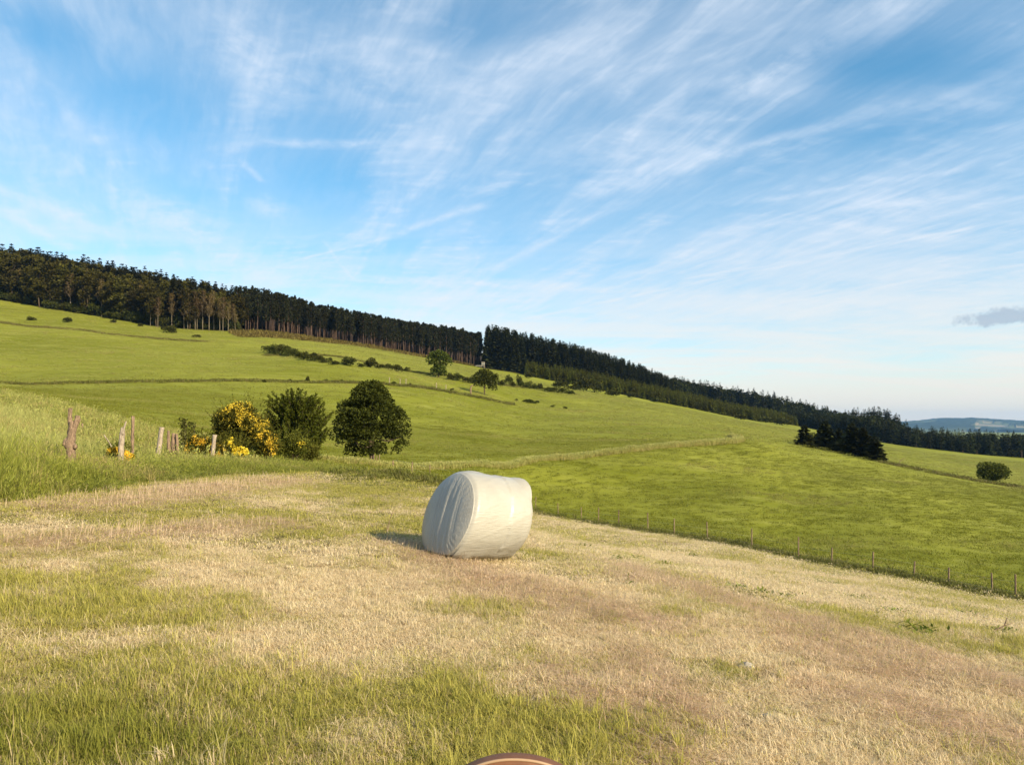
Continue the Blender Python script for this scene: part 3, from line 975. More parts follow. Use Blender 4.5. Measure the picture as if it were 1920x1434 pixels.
def broadleaf(seed, H, rx, z0, nl, per, leaf, mt, mc, trunk_r, shape=None, ry=None, lobe_r=.27, limbs=9):
    R = rng(seed)
    ry = ry or rx
    cz, rz = (H + z0) / 2, (H - z0) / 2
    lobes = []
    while len(lobes) < nl:
        u = R.uniform(-1, 1, 3)
        q = np.linalg.norm(u)
        if q > 1 or (q < .5 and R.random() < .75):
            continue
        w = 1.0
        if shape is not None:      # a width for every height, filled evenly
            aa = R.random() * 6.283
            rr = math.sqrt(.2 + .8 * R.random())
            hz = R.random()
            w = float(np.interp(hz, *shape))
            u = np.array([rr * math.cos(aa), rr * math.sin(aa), hz * 2 - 1])
        r = lobe_r * rx * (.5 + .8 * R.random())
        lobes.append((u[0] * (rx * w - r * .6), u[1] * (ry * w - r * .6), cz + u[2] * (rz - r * .6), r))
    cr = MB()
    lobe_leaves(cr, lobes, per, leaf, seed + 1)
    tr = MB()
    top = z0 + (H - z0) * .72
    k = np.linspace(0, 1, 7)
    path = np.column_stack([.10 * rx * np.sin(k * 3 + seed), .08 * rx * np.cos(k * 2.3 + seed) - .08 * rx, -.25 + (top + .25) * k])
    tube(tr, path, trunk_r * (1.25 - 1.05 * k) + .02 * trunk_r, 8, rough=.15, seed=seed)
    for j in R.choice(nl, min(limbs, nl), replace=False):
        c = np.array(lobes[j][:3])
        s = path[int(np.clip(np.searchsorted(path[:, 2], c[2] * .62), 1, 5))]
        mid = (s + c) / 2 + [0, 0, -.06 * H]
        tube(tr, [s, mid, c], [trunk_r * .45, trunk_r * .28, trunk_r * .08], 5)
    return Kind(tr, cr, mt, mc)

def conifer(seed, H, rb, z0, whorls, nb, per, mt, mc, trunk_r, droop=.35, power=.85, wid=.42, jag=.3):
    """spruce: rings of drooping boughs, each a fan of sprays"""
    R = rng(seed)
    cr, tr = MB(), MB()
    P, Dv, Ln, Wd, Rn = [], [], [], [], []
    for w in range(whorls):
        t = (w + R.random() * .6) / whorls
        z = z0 + (H - z0) * t
        L0 = rb * (1 - t) ** power + .028 * H * .8
        for b in range(nb):
            a = (b + R.random()) / nb * 2 * math.pi
            L = L0 * (1 - jag + 2 * jag * R.random())
            o = np.array([math.cos(a), math.sin(a), 0])
            up = .25 - droop * (1 - t) + .15 * R.normal()
            d = unit(o + [0, 0, up])
            for k in range(per):
                s = (k + .1 + .4 * R.random()) / per
                side = np.array([-o[1], o[0], 0]) * R.normal(0, .35)
                P.append(np.array([0, 0, z]) + d * L * s * .75 + [0, 0, -.12 * L * s * s])
                Dv.append(d + side + [0, 0, R.normal(0, .18)])
                Ln.append(L * (.62 if per > 1 else 1.0) * (.8 + .4 * R.random()))
                Wd.append(L * wid * (.8 + .5 * R.random()))
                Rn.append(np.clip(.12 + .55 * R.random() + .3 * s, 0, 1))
    leaves(cr, P, np.array(Dv), np.array(Ln), np.array(Wd), seed, flat=.8, rnd=np.array(Rn))
    leaves(cr, [[0, 0, H * .93]] * 3, np.array([[.05, 0, 1], [0, .06, 1], [-.05, -.03, 1]]), H * .07, H * .022, seed + 5)
    k = np.linspace(0, 1, 5)
    tube(tr, np.column_stack([0 * k, 0 * k, -.5 + (H * .85 + .5) * k]), trunk_r * (1.1 - 1.0 * k), 6)
    return Kind(tr, cr, mt, mc)

def pine(seed, H, mt, mc):
    """plantation pine: long bare stem, dead stubs, narrow ragged crown"""
    R = rng(seed)
    cr, tr = MB(), MB()
    z0 = H * (.26 + .24 * R.random())
    n = 62
    P, Dv, Ln, Wd, Rn = [], [], [], [], []
    for b in range(n):
        t = (b + R.random()) / n
        z = z0 + (H - z0) * t
        L = (1.6 * (1 - t) ** .75 * (.55 + .6 * min(1, t * 3)) + .25) * (.65 + .7 * R.random())
        a = R.random() * 6.283
        o = np.array([math.cos(a), math.sin(a), .15 + .35 * R.normal()])
        for s in (.25, .6, .9):
            m = 3
            for _ in range(m):
                P.append(np.array([0, 0, z]) + o * L * s + R.normal(0, .16, 3))
                Dv.append(o + R.normal(0, .6, 3) + [0, 0, .25])
                Ln.append(.75 * (.7 + .6 * R.random()))
                Wd.append(.42)
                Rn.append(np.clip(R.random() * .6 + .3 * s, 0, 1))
    leaves(cr, P, np.array(Dv), np.array(Ln), np.array(Wd), seed, flat=.3, rnd=np.array(Rn))
    k = np.linspace(0, 1, 6)
    tube(tr, np.column_stack([.12 * np.sin(k * 4 + seed), .1 * np.cos(k * 3 + seed), -.6 + (H * .97 + .6) * k]), .13 * (1.15 - k), 6)
    for b in range(7):
        z = H * (.15 + .3 * R.random())
        a = R.random() * 6.283
        L = .4 + .6 * R.random()
        tube(tr, [[0, 0, z], [L * math.cos(a), L * math.sin(a), z + .1]], [.03, .012], 4)
    return Kind(tr, cr, mt, mc)

def bare_tree(seed, H, mt, mc):
    """slim pale-stemmed tree with thin brownish leaf"""
    R = rng(seed)
    cr, tr = MB(), MB()
    k = np.linspace(0, 1, 7)
    lean = R.normal(0, .5, 2)
    path = np.column_stack([lean[0] * k ** 2, lean[1] * k ** 2, -.5 + (H + .3) * k])
    tube(tr, path, .15 * (1.1 - k), 6)
    P, Dv = [], []
    for b in range(34):
        t = .35 + .62 * R.random()
        s = np.array([lean[0] * t * t, lean[1] * t * t, H * t])
        a = R.random() * 6.283
        L = (1.2 + 1.4 * R.random()) * (1.25 - t)
        e = s + [L * math.cos(a), L * math.sin(a), L * 1.5]
        tube(tr, [s, (s + e) / 2 + [0, 0, -.1], e], [.07, .045, .015], 4)
        m = 22
        q = R.random(m)[:, None]
        P.append(s + (e - s) * (.3 + .75 * q) + R.normal(0, .38, (m, 3)))
        Dv.append(R.normal(size=(m, 3)))
    P, Dv = np.concatenate(P), np.concatenate(Dv)
    leaves(cr, P, Dv, .38 + .2 * R.random(len(P)), .26, seed)
    return Kind(tr, cr, mt, mc)

def put_tree(name, kind, p, label, cat='tree', group=None, s=1.0, rot=0.0, parts=('trunk', 'crown')):
    e = link(name, None, loc=p, rotz=rot, scale=s)
    e.empty_display_size = .5
    tag(e, label, cat, group)
    for nm in parts:
        link(nm, getattr(kind, nm), e)
    return e

def stand(front, spacing, rows, gap, seed, jit=.35):
    """rows of trees behind a front line given as (photo column, distance); returns x, y, row"""
    R = rng(seed)
    w = np.array([at(*p)[:2] for p in front])
    cum = np.concatenate([[0], np.cumsum(np.linalg.norm(np.diff(w, axis=0), axis=1))])
    X, Y, K = [], [], []
    for k in range(rows):
        t = np.arange(spacing * (.5 if k % 2 else .1), cum[-1], spacing)
        t = t + R.normal(0, jit * spacing, len(t))
        x, y = np.interp(t, cum, w[:, 0]), np.interp(t, cum, w[:, 1])
        d = unit(np.column_stack([x * .6, y]))
        o = k * gap + R.normal(0, jit * gap, len(t))
        X.append(x + d[:, 0] * o)
        Y.append(y + d[:, 1] * o)
        K.append(np.full(len(t), k))
    return np.concatenate(X), np.concatenate(Y), np.concatenate(K), R

def forest(kinds, pick, X, Y, K, R, height, base_h, singles, name, label, group, mass_name, mass_label, parts=True):
    """the front rows as trees of their own, the trees behind as one mass"""
    h = height(col_of(X, Y)) / base_h * (.78 + .40 * R.random(len(X)))
    rot = R.random(len(X)) * 6.283
    which = np.array([pick(R, k) for k in K])
    Z = ground_z(X, Y)
    order = np.argsort(K, kind='stable')
    solo, rest = order[:singles], order[singles:]
    for i in solo:
        kd = kinds[which[i]]
        s = (h[i] * (.9 + .2 * R.random()),) * 2 + (h[i],)
        lb = label[which[i]] if isinstance(label, list) else label
        gp = group[which[i]] if isinstance(group, list) else group
        nm = name[which[i]] if isinstance(name, list) else name
        if parts:
            put_tree(nm, kd, (X[i], Y[i], Z[i]), lb, group=gp, s=s, rot=rot[i])
        else:
            tag(link(nm, kd.whole, loc=(X[i], Y[i], Z[i]), rotz=rot[i], scale=s), lb, 'tree', gp)
    if len(rest):
        o = scatter(mass_name, np.column_stack([X[rest], Y[rest], Z[rest]]), np.column_stack([0 * rot[rest], 0 * rot[rest], rot[rest]]),
                    np.column_stack([h[rest]] * 3), which[rest], {}, [k.whole for k in kinds])
        tag(o, mass_label, 'wood', kind='stuff')

# ------------------------------------------------------------------ woods on the hill
pines = [pine(300 + k, 15, M_PINEBARK, M_PINE) for k in range(5)]
spruces = [conifer(320 + k, 22, 2.9, .6, 38, 9, 3, M_BARK, M_SPRUCE, .16, jag=.22, wid=.5, power=.75) for k in range(4)]
youngs = [conifer(340 + k, 8, 1.5, .1, 24, 9, 2, M_BARK, M_YOUNG, .06, droop=.1, jag=.2, wid=.5) for k in range(4)]
mixed = [broadleaf(360 + k, 17, 3.5 + .6 * (k % 2), .9 + k * .8, 50, 42, .85, M_BARK, M_BROADLEAF, .19) for k in range(4)]
mixed += [conifer(370 + k, 19, 3.4, 1.2, 30, 9, 3, M_BARK, M_PINE, .18, wid=.5) for k in range(2)]
mixed += [bare_tree(380 + k, 15, M_BIRCH, M_BUDDING) for k in range(3)]
farw = [broadleaf(390 + k, 13, 3.6, 1.5, 22, 26, 1.2, M_BARK, M_FARWOOD, .25) for k in range(3)] + \
       [conifer(394 + k, 15, 2.8, .3, 24, 9, 2, M_BARK, M_FARWOOD, .14, wid=.55) for k in range(3)]

X, Y, K, R = stand([(-170, 338), (0, 330), (150, 316), (300, 301), (360, 299), (446, 300)], 3.9, 16, 4.8, 401)
def pick_mixed(R, k):
    u = R.random()
    return int(R.integers(6, 9)) if u < (.08 if k == 0 else .16 if k < 6 else .03) else int(R.integers(4, 6)) if u < (.30 if k < 3 else .62) else int(R.integers(0, 4))
forest(mixed, pick_mixed, X, Y, K, R, lambda px: np.interp(px, [-200, 0, 300, 440], [19, 18.5, 16, 13.5]), 17, 130,
       ['broadleaf_tree'] * 4 + ['tall_fir_tree'] * 2 + ['budding_tree'] * 3,
       ['dark leafy tree in the front of the mixed wood above the pasture'] * 4 + ['dark fir standing among the leafy trees of the mixed wood'] * 2 + ['slim pale stemmed tree with thin leaf in the mixed wood edge'] * 3,
       ['leafy trees of the mixed wood'] * 4 + ['firs in the mixed wood'] * 2 + ['pale thin trees at the mixed wood edge'] * 3,
       'mixed_wood', 'mass of dark treetops behind the mixed wood edge')
# a file of brownish thin-leaved trees where the mixed wood meets the pines
R = rng(402)
for px in (282, 296, 322, 345, 352, 366, 380, 392, 401, 412, 418, 428, 436, 441):
    p = at(px, 296 + R.normal(0, 1.2))
    put_tree('bare_tree', mixed[6 + int(R.integers(0, 3))], p, 'brownish thinly leaved pale trunked tree at the wood corner beside the pines', group='brown thin trees beside the pines',
             s=float(np.interp(px, [280, 400, 441], [.85, 1.0, .62]) * (.9 + .2 * R.random())), rot=R.random() * 6)

X, Y, K, R = stand([(440, 304), (500, 313), (590, 341), (680, 368), (760, 401), (830, 424), (897, 443)], 3.0, 17, 4.2, 403, .5)
forest(pines, lambda R, k: int(R.integers(0, 5)), X, Y, K, R, lambda px: np.interp(px, [430, 480, 590, 760, 860, 900], [15.5, 15.5, 13.2, 14.2, 17, 17]), 15, 190,
       'pine_tree', 'plantation pine with tall bare reddish trunk above the bracken', 'pines along the bracken strip', 'pine_wood', 'dense dark pine crowns behind the bare trunks')
X, Y, K, R = stand([(913, 443), (960, 440), (990, 445), (1050, 452), (1100, 460), (1180, 473), (1268, 490)], 3.0, 14, 4.0, 404, .3)
forest(spruces, lambda R, k: int(R.integers(0, 4)), X, Y, K, R, lambda px: np.interp(px, [908, 960, 1100, 1200, 1268], [23.5, 22, 19.5, 16.5, 12.5]), 22, 150,
       'spruce_tree', 'tall dark pointed spruce of the stand above the young plantation', 'tall spruces above the plantation', 'spruce_wood', 'dense dark pointed spruces behind the stand edge', parts=True)
X, Y, K, R = stand([(985, 416), (1050, 420), (1100, 424), (1215, 434), (1300, 442), (1390, 454), (1440, 470), (1495, 500)], 2.8, 15, 2.9, 405, .3)
forest(youngs, lambda R, k: int(R.integers(0, 4)), X, Y, K, R, lambda px: np.interp(px, [985, 1100, 1300, 1400, 1495], [7.5, 8.5, 8, 7.5, 6.5]), 8, 240,
       'young_spruce', 'lighter green young spruce in the plantation rows above the meadow', 'young plantation spruces', 'young_plantation', 'tops of the young spruce rows further up the slope', parts=False)
X, Y, K, R = stand([(1262, 560), (1300, 600), (1400, 620), (1500, 630), (1620, 640)], 4.6, 7, 6, 406)
forest(farw, lambda R, k: int(R.integers(0, 6)), X, Y, K, R, lambda px: np.interp(px, [1262, 1350, 1450, 1620], [15, 15, 17, 13]), 14, 60,
       'ridge_tree', 'small dark tree on the far ridge behind the young plantation', 'far ridge trees', 'ridge_wood', 'dark wood along the far ridge behind the plantation', parts=False)
X, Y, K, R = stand([(1478, 512), (1520, 500), (1560, 475), (1600, 452), (1655, 434), (1760, 425), (1920, 423), (2080, 424)], 4.2, 9, 5, 407)
forest(farw, lambda R, k: int(R.integers(0, 6)) if R.random() < .5 else int(R.integers(3, 6)), X, Y, K, R, lambda px: np.interp(px, [1478, 1560, 1600, 1640, 1690, 1720, 1760, 1920], [10, 11, 13, 15, 12, 11, 11, 13.5]), 14.5, 110,
       'wood_tree', 'dark tree of the wood along the top of the far right field', 'trees of the far field wood', 'field_wood', 'dark wood behind the far right field', parts=False)
X, Y, K, R = stand([(1585, 505), (1640, 500), (1700, 505)], 4.0, 6, 5, 408)
forest(farw, lambda R, k: int(R.integers(3, 6)), X, Y, K, R, lambda px: np.interp(px, [1585, 1610, 1640, 1670, 1710], [13, 18, 20.5, 18, 12]), 15, 40,
       'knoll_spruce', 'dark spruce on the round wooded knoll behind the conifer clump', 'spruces on the wooded knoll', 'knoll_wood', 'dark wooded knoll', parts=False)

# undergrowth along the wood edges
bushes = []
for k in range(4):
    R = rng(420 + k)
    lb = [(R.normal(0, .5), R.normal(0, .3), .25 + .45 * R.random(), .36 + .2 * R.random()) for _ in range(8)]
    mb = MB()
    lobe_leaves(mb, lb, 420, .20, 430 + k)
    bushes.append(mb.mesh('bush', M_HEDGE))
def bush(px, D_or_py, w, h, label, group, name='hedge_bush', pixel=True, mesh=None):
    p = hit(px, D_or_py) if pixel else at(px, D_or_py)
    k = p[1] / F
    o = link(name, mesh or bushes[int(px * 7) % 4], loc=p - [0, 0, .1], rotz=px * 1.7, scale=(w * k / 1.7, w * k / 1.7, h * k / .75))
    return tag(o, label, 'bush', group)

R = rng(440)
n = 420
px = -150 + 590 * R.random(n)
D = WOOD_EDGE(px) + 1 + np.abs(R.normal(0, 5, n))
x = (px - 960) / F * D
w = 1.2 + 1.8 * R.random(n)
tag(scatter('undergrowth', np.column_stack([x, D, ground_z(x, D)]), np.column_stack([0 * x, 0 * x, R.random(n) * 6.28]), np.column_stack([w, w, w * (.8 + .9 * R.random(n))]),
            R.integers(0, 4, n), {}, bushes), 'dark undergrowth between the trunks of the mixed wood', 'undergrowth', kind='stuff')

# field hedges: photo column and row of the foot, width and height in photo pixels
for px, py, w, h in [(503, 662, 16, 9), (514, 664, 18, 13), (527, 666, 18, 13), (539, 668, 18, 12), (551, 670, 18, 11), (562, 672, 15, 9), (574, 675, 18, 11), (587, 677, 18, 10), (599, 679, 16, 8), (607, 681, 10, 6)]:
    bush(px, py, w, h, 'dark bush of the long thick hedge on the upper pasture', 'bushes of the thick upper hedge')
for px, py, w, h in [(617, 681, 10, 7), (629, 684, 16, 5), (650, 685, 26, 11), (676, 688, 12, 5), (692, 689, 26, 12), (713, 692, 14, 6), (729, 694, 13, 8), (743, 697, 18, 9), (763, 697, 8, 6)]:
    bush(px, py, w, h, 'lone dark bush in the gappy hedge between thick hedge and lopsided tree', 'bushes of the gappy upper hedge')
for px, py, w, h in [(842, 712, 12, 9), (858, 714, 18, 10), (872, 717, 12, 7), (884, 719, 18, 10), (940, 724, 16, 8), (954, 722, 12, 13), (962, 726, 14, 7), (972, 724, 10, 14), (981, 728, 14, 8), (992, 729, 12, 10), (1004, 731, 14, 8), (1014, 732, 12, 9), (1027, 735, 16, 6), (1040, 736, 18, 8), (1055, 738, 14, 7), (1070, 740, 14, 6)]:
    bush(px, py, w, h, 'brownish bush in the hedge beside the two pasture trees', 'bushes beside the pasture trees')
for px, py, w, h in [(984, 754, 14, 4), (995, 756, 18, 5), (1005, 757, 10, 4), (969, 752, 6, 3), (1036, 763, 10, 3), (1060, 766, 9, 3)]:
    bush(px, py, w, h, 'very low dark shrub in the open pasture below the round pasture tree', 'low shrubs in the open pasture')
for px, py, w, h in [(309, 621, 12, 6), (324, 625, 20, 10), (372, 633, 14, 4), (56, 601, 14, 5), (125, 605, 16, 6), (212, 606, 12, 5), (262, 612, 10, 4)]:
    bush(px, py, w, h, 'small scrubby bush on the bank below the mixed wood', 'scrub below the mixed wood')
for px, py, w, h in [(578, 717, 7, 8), (495, 717, 6, 4), (543, 716, 6, 4), (612, 716, 8, 4), (640, 717, 8, 4), (738, 722, 9, 5), (770, 724, 6, 4), (848, 733, 7, 4)]:
    bush(px, py, w, h, 'tiny bush on the terrace line across the pasture', 'tiny bushes on the terrace line')
for px, py, w, h in [(1098, 735, 24, 20), (1119, 737, 22, 13), (1152, 742, 28, 8), (1182, 746, 16, 8), (1228, 754, 20, 6), (1328, 772, 18, 9), (1338, 773, 12, 7), (1372, 779, 14, 7), (1392, 787, 20, 8), (1440, 793, 26, 9), (1466, 797, 26, 9), (1050, 727, 24, 9), (1075, 732, 26, 7), (990, 709, 16, 8)]:
    bush(px, py, w, h, 'rounded bush at the foot of the young spruce plantation', 'bushes below the plantation')
for px, py, w, h in [(96, 580, 26, 10), (112, 582, 20, 8), (175, 590, 24, 10), (192, 592, 18, 12), (60, 572, 20, 12), (6, 563, 24, 12), (235, 601, 18, 8)]:
    bush(px, py, w, h, 'low green thicket at the foot of the mixed wood', 'thickets at the mixed wood foot')
bush(928, 688, 22, 28, 'round dark green bush in front of the spruces by the gap', None, name='round_bush')
bush(1520, 832, 20, 14, 'round light bush peeping between the dark conifers of the clump', None, name='round_bush')

# terrace lines: rank grass on low banks across the pasture
bank_far = [blade_clump(460 + k, 60, .8, .3, .8, .09, .5, M_RANK, heads=4) for k in range(3)]
for k, (pts, n, g, label) in enumerate([
        ([(-60, 139), (150, 141), (300, 141), (450, 151), (560, 158), (640, 164), (760, 172), (860, 184), (960, 196)], 1500, .75, 'low grassy terrace bank across the middle pasture'),
        ([(-60, 268), (100, 258), (200, 252), (300, 250), (385, 246)], 900, .45, 'rank grass on the bank below the mixed wood'),
        ([(500, 212), (560, 214), (650, 218), (760, 222), (840, 228), (930, 236), (1003, 262), (1080, 275)], 1500, .6, 'rank grass along the upper hedge line'),
        ([(1655, 147), (1720, 142), (1800, 136), (1920, 130), (2000, 126)], 1300, .45, 'rank grass on the far crest of the right meadow')]):
    x, y, R, t = polyline(pts, n, 470 + k, .6)
    s = .7 + .6 * R.random(n)
    tag(grass('terrace_grass', x, y, s, s * (.25 + .5 * R.random(n)), R.integers(0, 3, n), R, bank_far, green=g + .25 + .3 * R.random(n) - .15, tone=.3 * R.random(n)), label, 'grass')

# ------------------------------------------------------------------ the two pasture trees, the snag, the hide
lop = hit(822, 708)
k = lop[1] / F
lobes = [(-14, 0, 33, 8), (-8, 3, 40, 9), (2, -3, 42, 9), (10, 2, 38, 9), (17, 0, 31, 7), (5, 2, 33, 9), (-5, -2, 28, 8), (-12, 1, 26, 5), (0, 0, 20, 7), (-6, 2, 13, 8), (4, -2, 14, 9), (7, 1, 8, 8), (-2, 0, 7, 8), (20, 0, 27, 4), (9, 0, 22, 6)]
cr, tr = MB(), MB()
lobe_leaves(cr, [tuple(c * k for c in l) for l in lobes], 130, .55, 481)
tube(tr, np.array([[0, 0, -2], [1, 0, 14], [0, 0, 26], [3, 0, 36]]) * k, np.array([1.6, 1.2, .9, .4]) * k, 7)
put_tree('field_tree', Kind(tr, cr, M_BARK, M_FIELDTREE), lop, 'lopsided green tree leafy to the ground on the upper hedge line')
rnd_t = hit(908, 741)
k = rnd_t[1] / F
lobes = [(-14, 0, 26, 7), (-9, 2, 35, 8), (-2, -2, 41, 8), (6, 2, 39, 8), (12, 0, 32, 7), (0, 0, 30, 9), (-7, -3, 24, 8), (7, -3, 25, 9), (14, 0, 22, 7), (-13, 0, 19, 5), (2, 0, 20, 7), (16, 0, 15, 6), (19, 0, 33, 5), (22, 2, 27, 5), (19, 0, 12, 4), (22, 1, 36, 3)]
cr, tr = MB(), MB()
lobe_leaves(cr, [tuple(c * k for c in l) for l in lobes], 130, .55, 483)
tube(tr, np.array([[0, 0, -2], [.5, 0, 8], [0, 0, 16], [2, 0, 28], [4, 0, 38]]) * k, np.array([1.5, 1.2, 1.1, .8, .3]) * k, 7)
for e in ((-12, 0, 26), (12, 1, 30), (15, 0, 18)):
    tube(tr, np.array([[0, 0, 13], [e[0] * .5, e[1], e[2] * .8], e]) * k, np.array([.8, .5, .2]) * k, 5)
put_tree('field_tree', Kind(tr, cr, M_BARK, M_FIELDTREE), rnd_t, 'round crowned tree with bare lower trunk standing in the pasture')
p = hit(883, 739)
k = p[1] / F
mb = MB()
tube(mb, np.array([[0, 0, -1], [-.4, 0, 5], [-.6, 0, 10], [.2, 0, 14], [2.5, 0, 16], [4.6, 0, 16.4]]) * k, np.array([1.8, 1.5, 1.5, 1.3, 1.0, .5]) * k, 8, rough=.3, seed=4)
tag(link('dead_tree', mb.mesh('snag', M_POST, True), loc=p), 'broken dead trunk bent over at the top beside the round pasture tree', 'dead tree')

def box(mb, c, s, mat=0, rz=0.0):
    c, s = np.array(c, float), np.array(s, float) / 2
    v = np.array([[x, y, z] for x in (-1, 1) for y in (-1, 1) for z in (-1, 1)]) * s
    if rz:
        ca, sa = math.cos(rz), math.sin(rz)
        v = v @ np.array([[ca, sa, 0], [-sa, ca, 0], [0, 0, 1]])
    mb.add(v + c, q=[(0, 1, 3, 2), (4, 6, 7, 5), (0, 4, 5, 1), (2, 3, 7, 6), (0, 2, 6, 4), (1, 5, 7, 3)], mat=mat)
    return mb

def flat_mat(name, col, rough=.7, var=.25, scale=6, spec=.2):
    m, N, out = new_mat(name)
    tc = N.new('ShaderNodeTexCoord')
    n = N.noise(tc.outputs['Object'], scale, 5, .6)
    finish(N, out, N.mix(N.sstep(n, .3, .7), tuple(c * (1 - var) for c in col), tuple(min(1, c * (1 + var)) for c in col)), rough, spec, bump=n, bump_d=.01, bump_s=.4)
    return m
M_PALEBOARD = flat_mat('pale_boards', (.26, .25, .21))
M_DARKWIN = flat_mat('dark_opening', (.03, .03, .03))
p = at(906, 437)
e = tag(link('raised_hide', None, loc=p, scale=.72), 'small pale boarded hide on legs in the gap between the dark stands', 'hide')
mb = MB()
box(mb, (0, 0, 3.6), (2.6, 2.0, 2.0))
link('cabin', mb.mesh('cabin', M_PALEBOARD), e)
link('roof', box(MB(), (0, 0, 4.72), (3.0, 2.4, .2)).mesh('roof', M_GREYPOST), e)
for s in (-.7, .5):
    link('window', box(MB(), (s, -1.0, 3.8), (.7, .08, .6)).mesh('window', M_DARKWIN), e)
for sx in (-1, 1):
    for sy in (-1, 1):
        mb = MB()
        tube(mb, [[sx * 1.3, sy * 1.0, -.4], [sx * 1.1, sy * .85, 2.7]], .09, 6)
        link('leg', mb.mesh('leg', M_GREYPOST), e)
p2 = at(900, 433)
e = tag(link('timber_rail', None, loc=p2), 'low white timber rail below the pale hide', 'rail')
link('rail', box(MB(), (0, 0, 1.1), (5.2, .12, .35)).mesh('rail', M_PALEBOARD), e)
for sx in (-2.3, 0, 2.3):
    link('post', box(MB(), (sx, .14, .5), (.16, .12, 1.3)).mesh('post', M_PALEBOARD), e)

# ------------------------------------------------------------------ conifer clump behind the crest, bush on the far field
R = rng(500)
clump = [conifer(510 + k, 8, 2.5, .05, 34, 14, 3, M_BARK, M_SPRUCE, .14, droop=.1, power=.65, jag=.35, wid=.5) for k in range(4)]
for i, (px, D, toppy, wide, label) in enumerate([
        (1508, 162, 796, 1.15, 'outermost short dark conifer of the clump, at its uphill end'),
        (1535, 170, 806, 1.0, 'dark conifer of the clump crowded between its taller neighbours'),
        (1547, 164, 789, 1.05, 'tall dark conifer of the clump beside the short uphill one'),
        (1572, 168, 803, 1.1, 'dark conifer of the clump crowded between its taller neighbours'),
        (1597, 160, 793, 1.1, 'tallest dark conifer near the middle of the clump'),
        (1618, 158, 800, 1.05, 'dark conifer of the clump beside the drooping downhill one'),
        (1640, 150, 818, 1.2, 'drooping dark conifer at the downhill end of the clump')]):
    p = at(px, D)
    h = ((HOR - toppy) / F * D - p[2]) / 8
    put_tree('clump_conifer', clump[i % 4], p, label, group='conifer clump' if 'crowded' in label else None, s=(h * wide, h * wide, h), rot=i * 1.3)
p = at(1860, 147)
kd = broadleaf(520, 4.5, 3.2, .10, 60, 110, .38, M_BARK, M_FIELDTREE, .16, ry=2.4)
put_tree('field_bush', kd, p, 'broad round bush beside the bank on the far right field', cat='bush')
mb = MB()
p = at(1690, 149)
tube(mb, [[-.7, 0, -.1], [-.4, 0, .9], [.3, 0, 1.5], [1.0, 0, 1.6]], [.05, .05, .04, .02], 5)
tube(mb, [[-.4, 0, .9], [.2, 0, 1.1]], [.03, .015], 4)
tag(link('dry_branch', mb.mesh('dry_branch', M_POST), loc=p), 'thin bent dry branch sticking up beside the conifer clump', 'branch')

# ------------------------------------------------------------------ trees and broom by the old fence
M55 = 55 / F
maple = broadleaf(531, 6.1, 2.78, .45, 115, 540, .17, M_BARK, M_MAPLE, .17, shape=([0, .12, .3, .5, .72, .88, 1], [.62, .92, 1.0, .95, .78, .55, .3]), lobe_r=.24, limbs=16)
put_tree('maple_tree', maple, at(697, 55), 'dense round dark green tree with short trunk and straw at its foot', rot=.6)

def shoot_tree(seed, H, rx, n, leaf):
    """many upright feathery shoots fanning from a short stem"""
    R = rng(seed)
    cr, tr = MB(), MB()
    P, Dv, Rn = [], [], []
    for i in range(n):
        a = R.random() * 6.283
        f = R.random() ** .55
        z = H * (.06 + .66 * R.random())
        w = float(np.interp(z / H, [0, .2, .45, .75], [.8, 1.0, .85, .4]))
        o = np.array([math.cos(a), math.sin(a), 0])
        s = o * rx * w * f * .78 + [0, 0, z]
        d = unit(o * (.25 + .75 * f) + [0, 0, .95] + R.normal(0, .12, 3))
        L = H * (.20 + .16 * R.random())
        e = s + d * L
        tube(tr, [s, e], [.018, .006], 4)
        m = 90
        q = R.random(m)[:, None]
        P.append(s + d * L * q + R.normal(0, .10, (m, 3)) * (1.15 - q))
        Dv.append(d + R.normal(0, .55, (m, 3)))
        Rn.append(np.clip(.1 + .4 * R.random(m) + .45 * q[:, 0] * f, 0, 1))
    P, Dv, Rn = np.concatenate(P), np.concatenate(Dv), np.concatenate(Rn)
    leaves(cr, P, Dv, leaf * (.7 + .6 * R.random(len(P))), leaf * .6, seed + 1, rnd=Rn)
    for j in range(7):
        a = j * .9
        tube(tr, [[0, 0, -.2], [.25 * math.cos(a), .25 * math.sin(a), H * .25], [rx * .5 * math.cos(a), rx * .5 * math.sin(a), H * .6]], [.08, .05, .02], 5)
    return Kind(tr, cr, M_BARK, M_SHOOT)
put_tree('shoot_tree', shoot_tree(541, 4.3, 1.75, 330, .15), at(556, 46), 'bushy tree of upright feathery green shoots between broom and round tree')

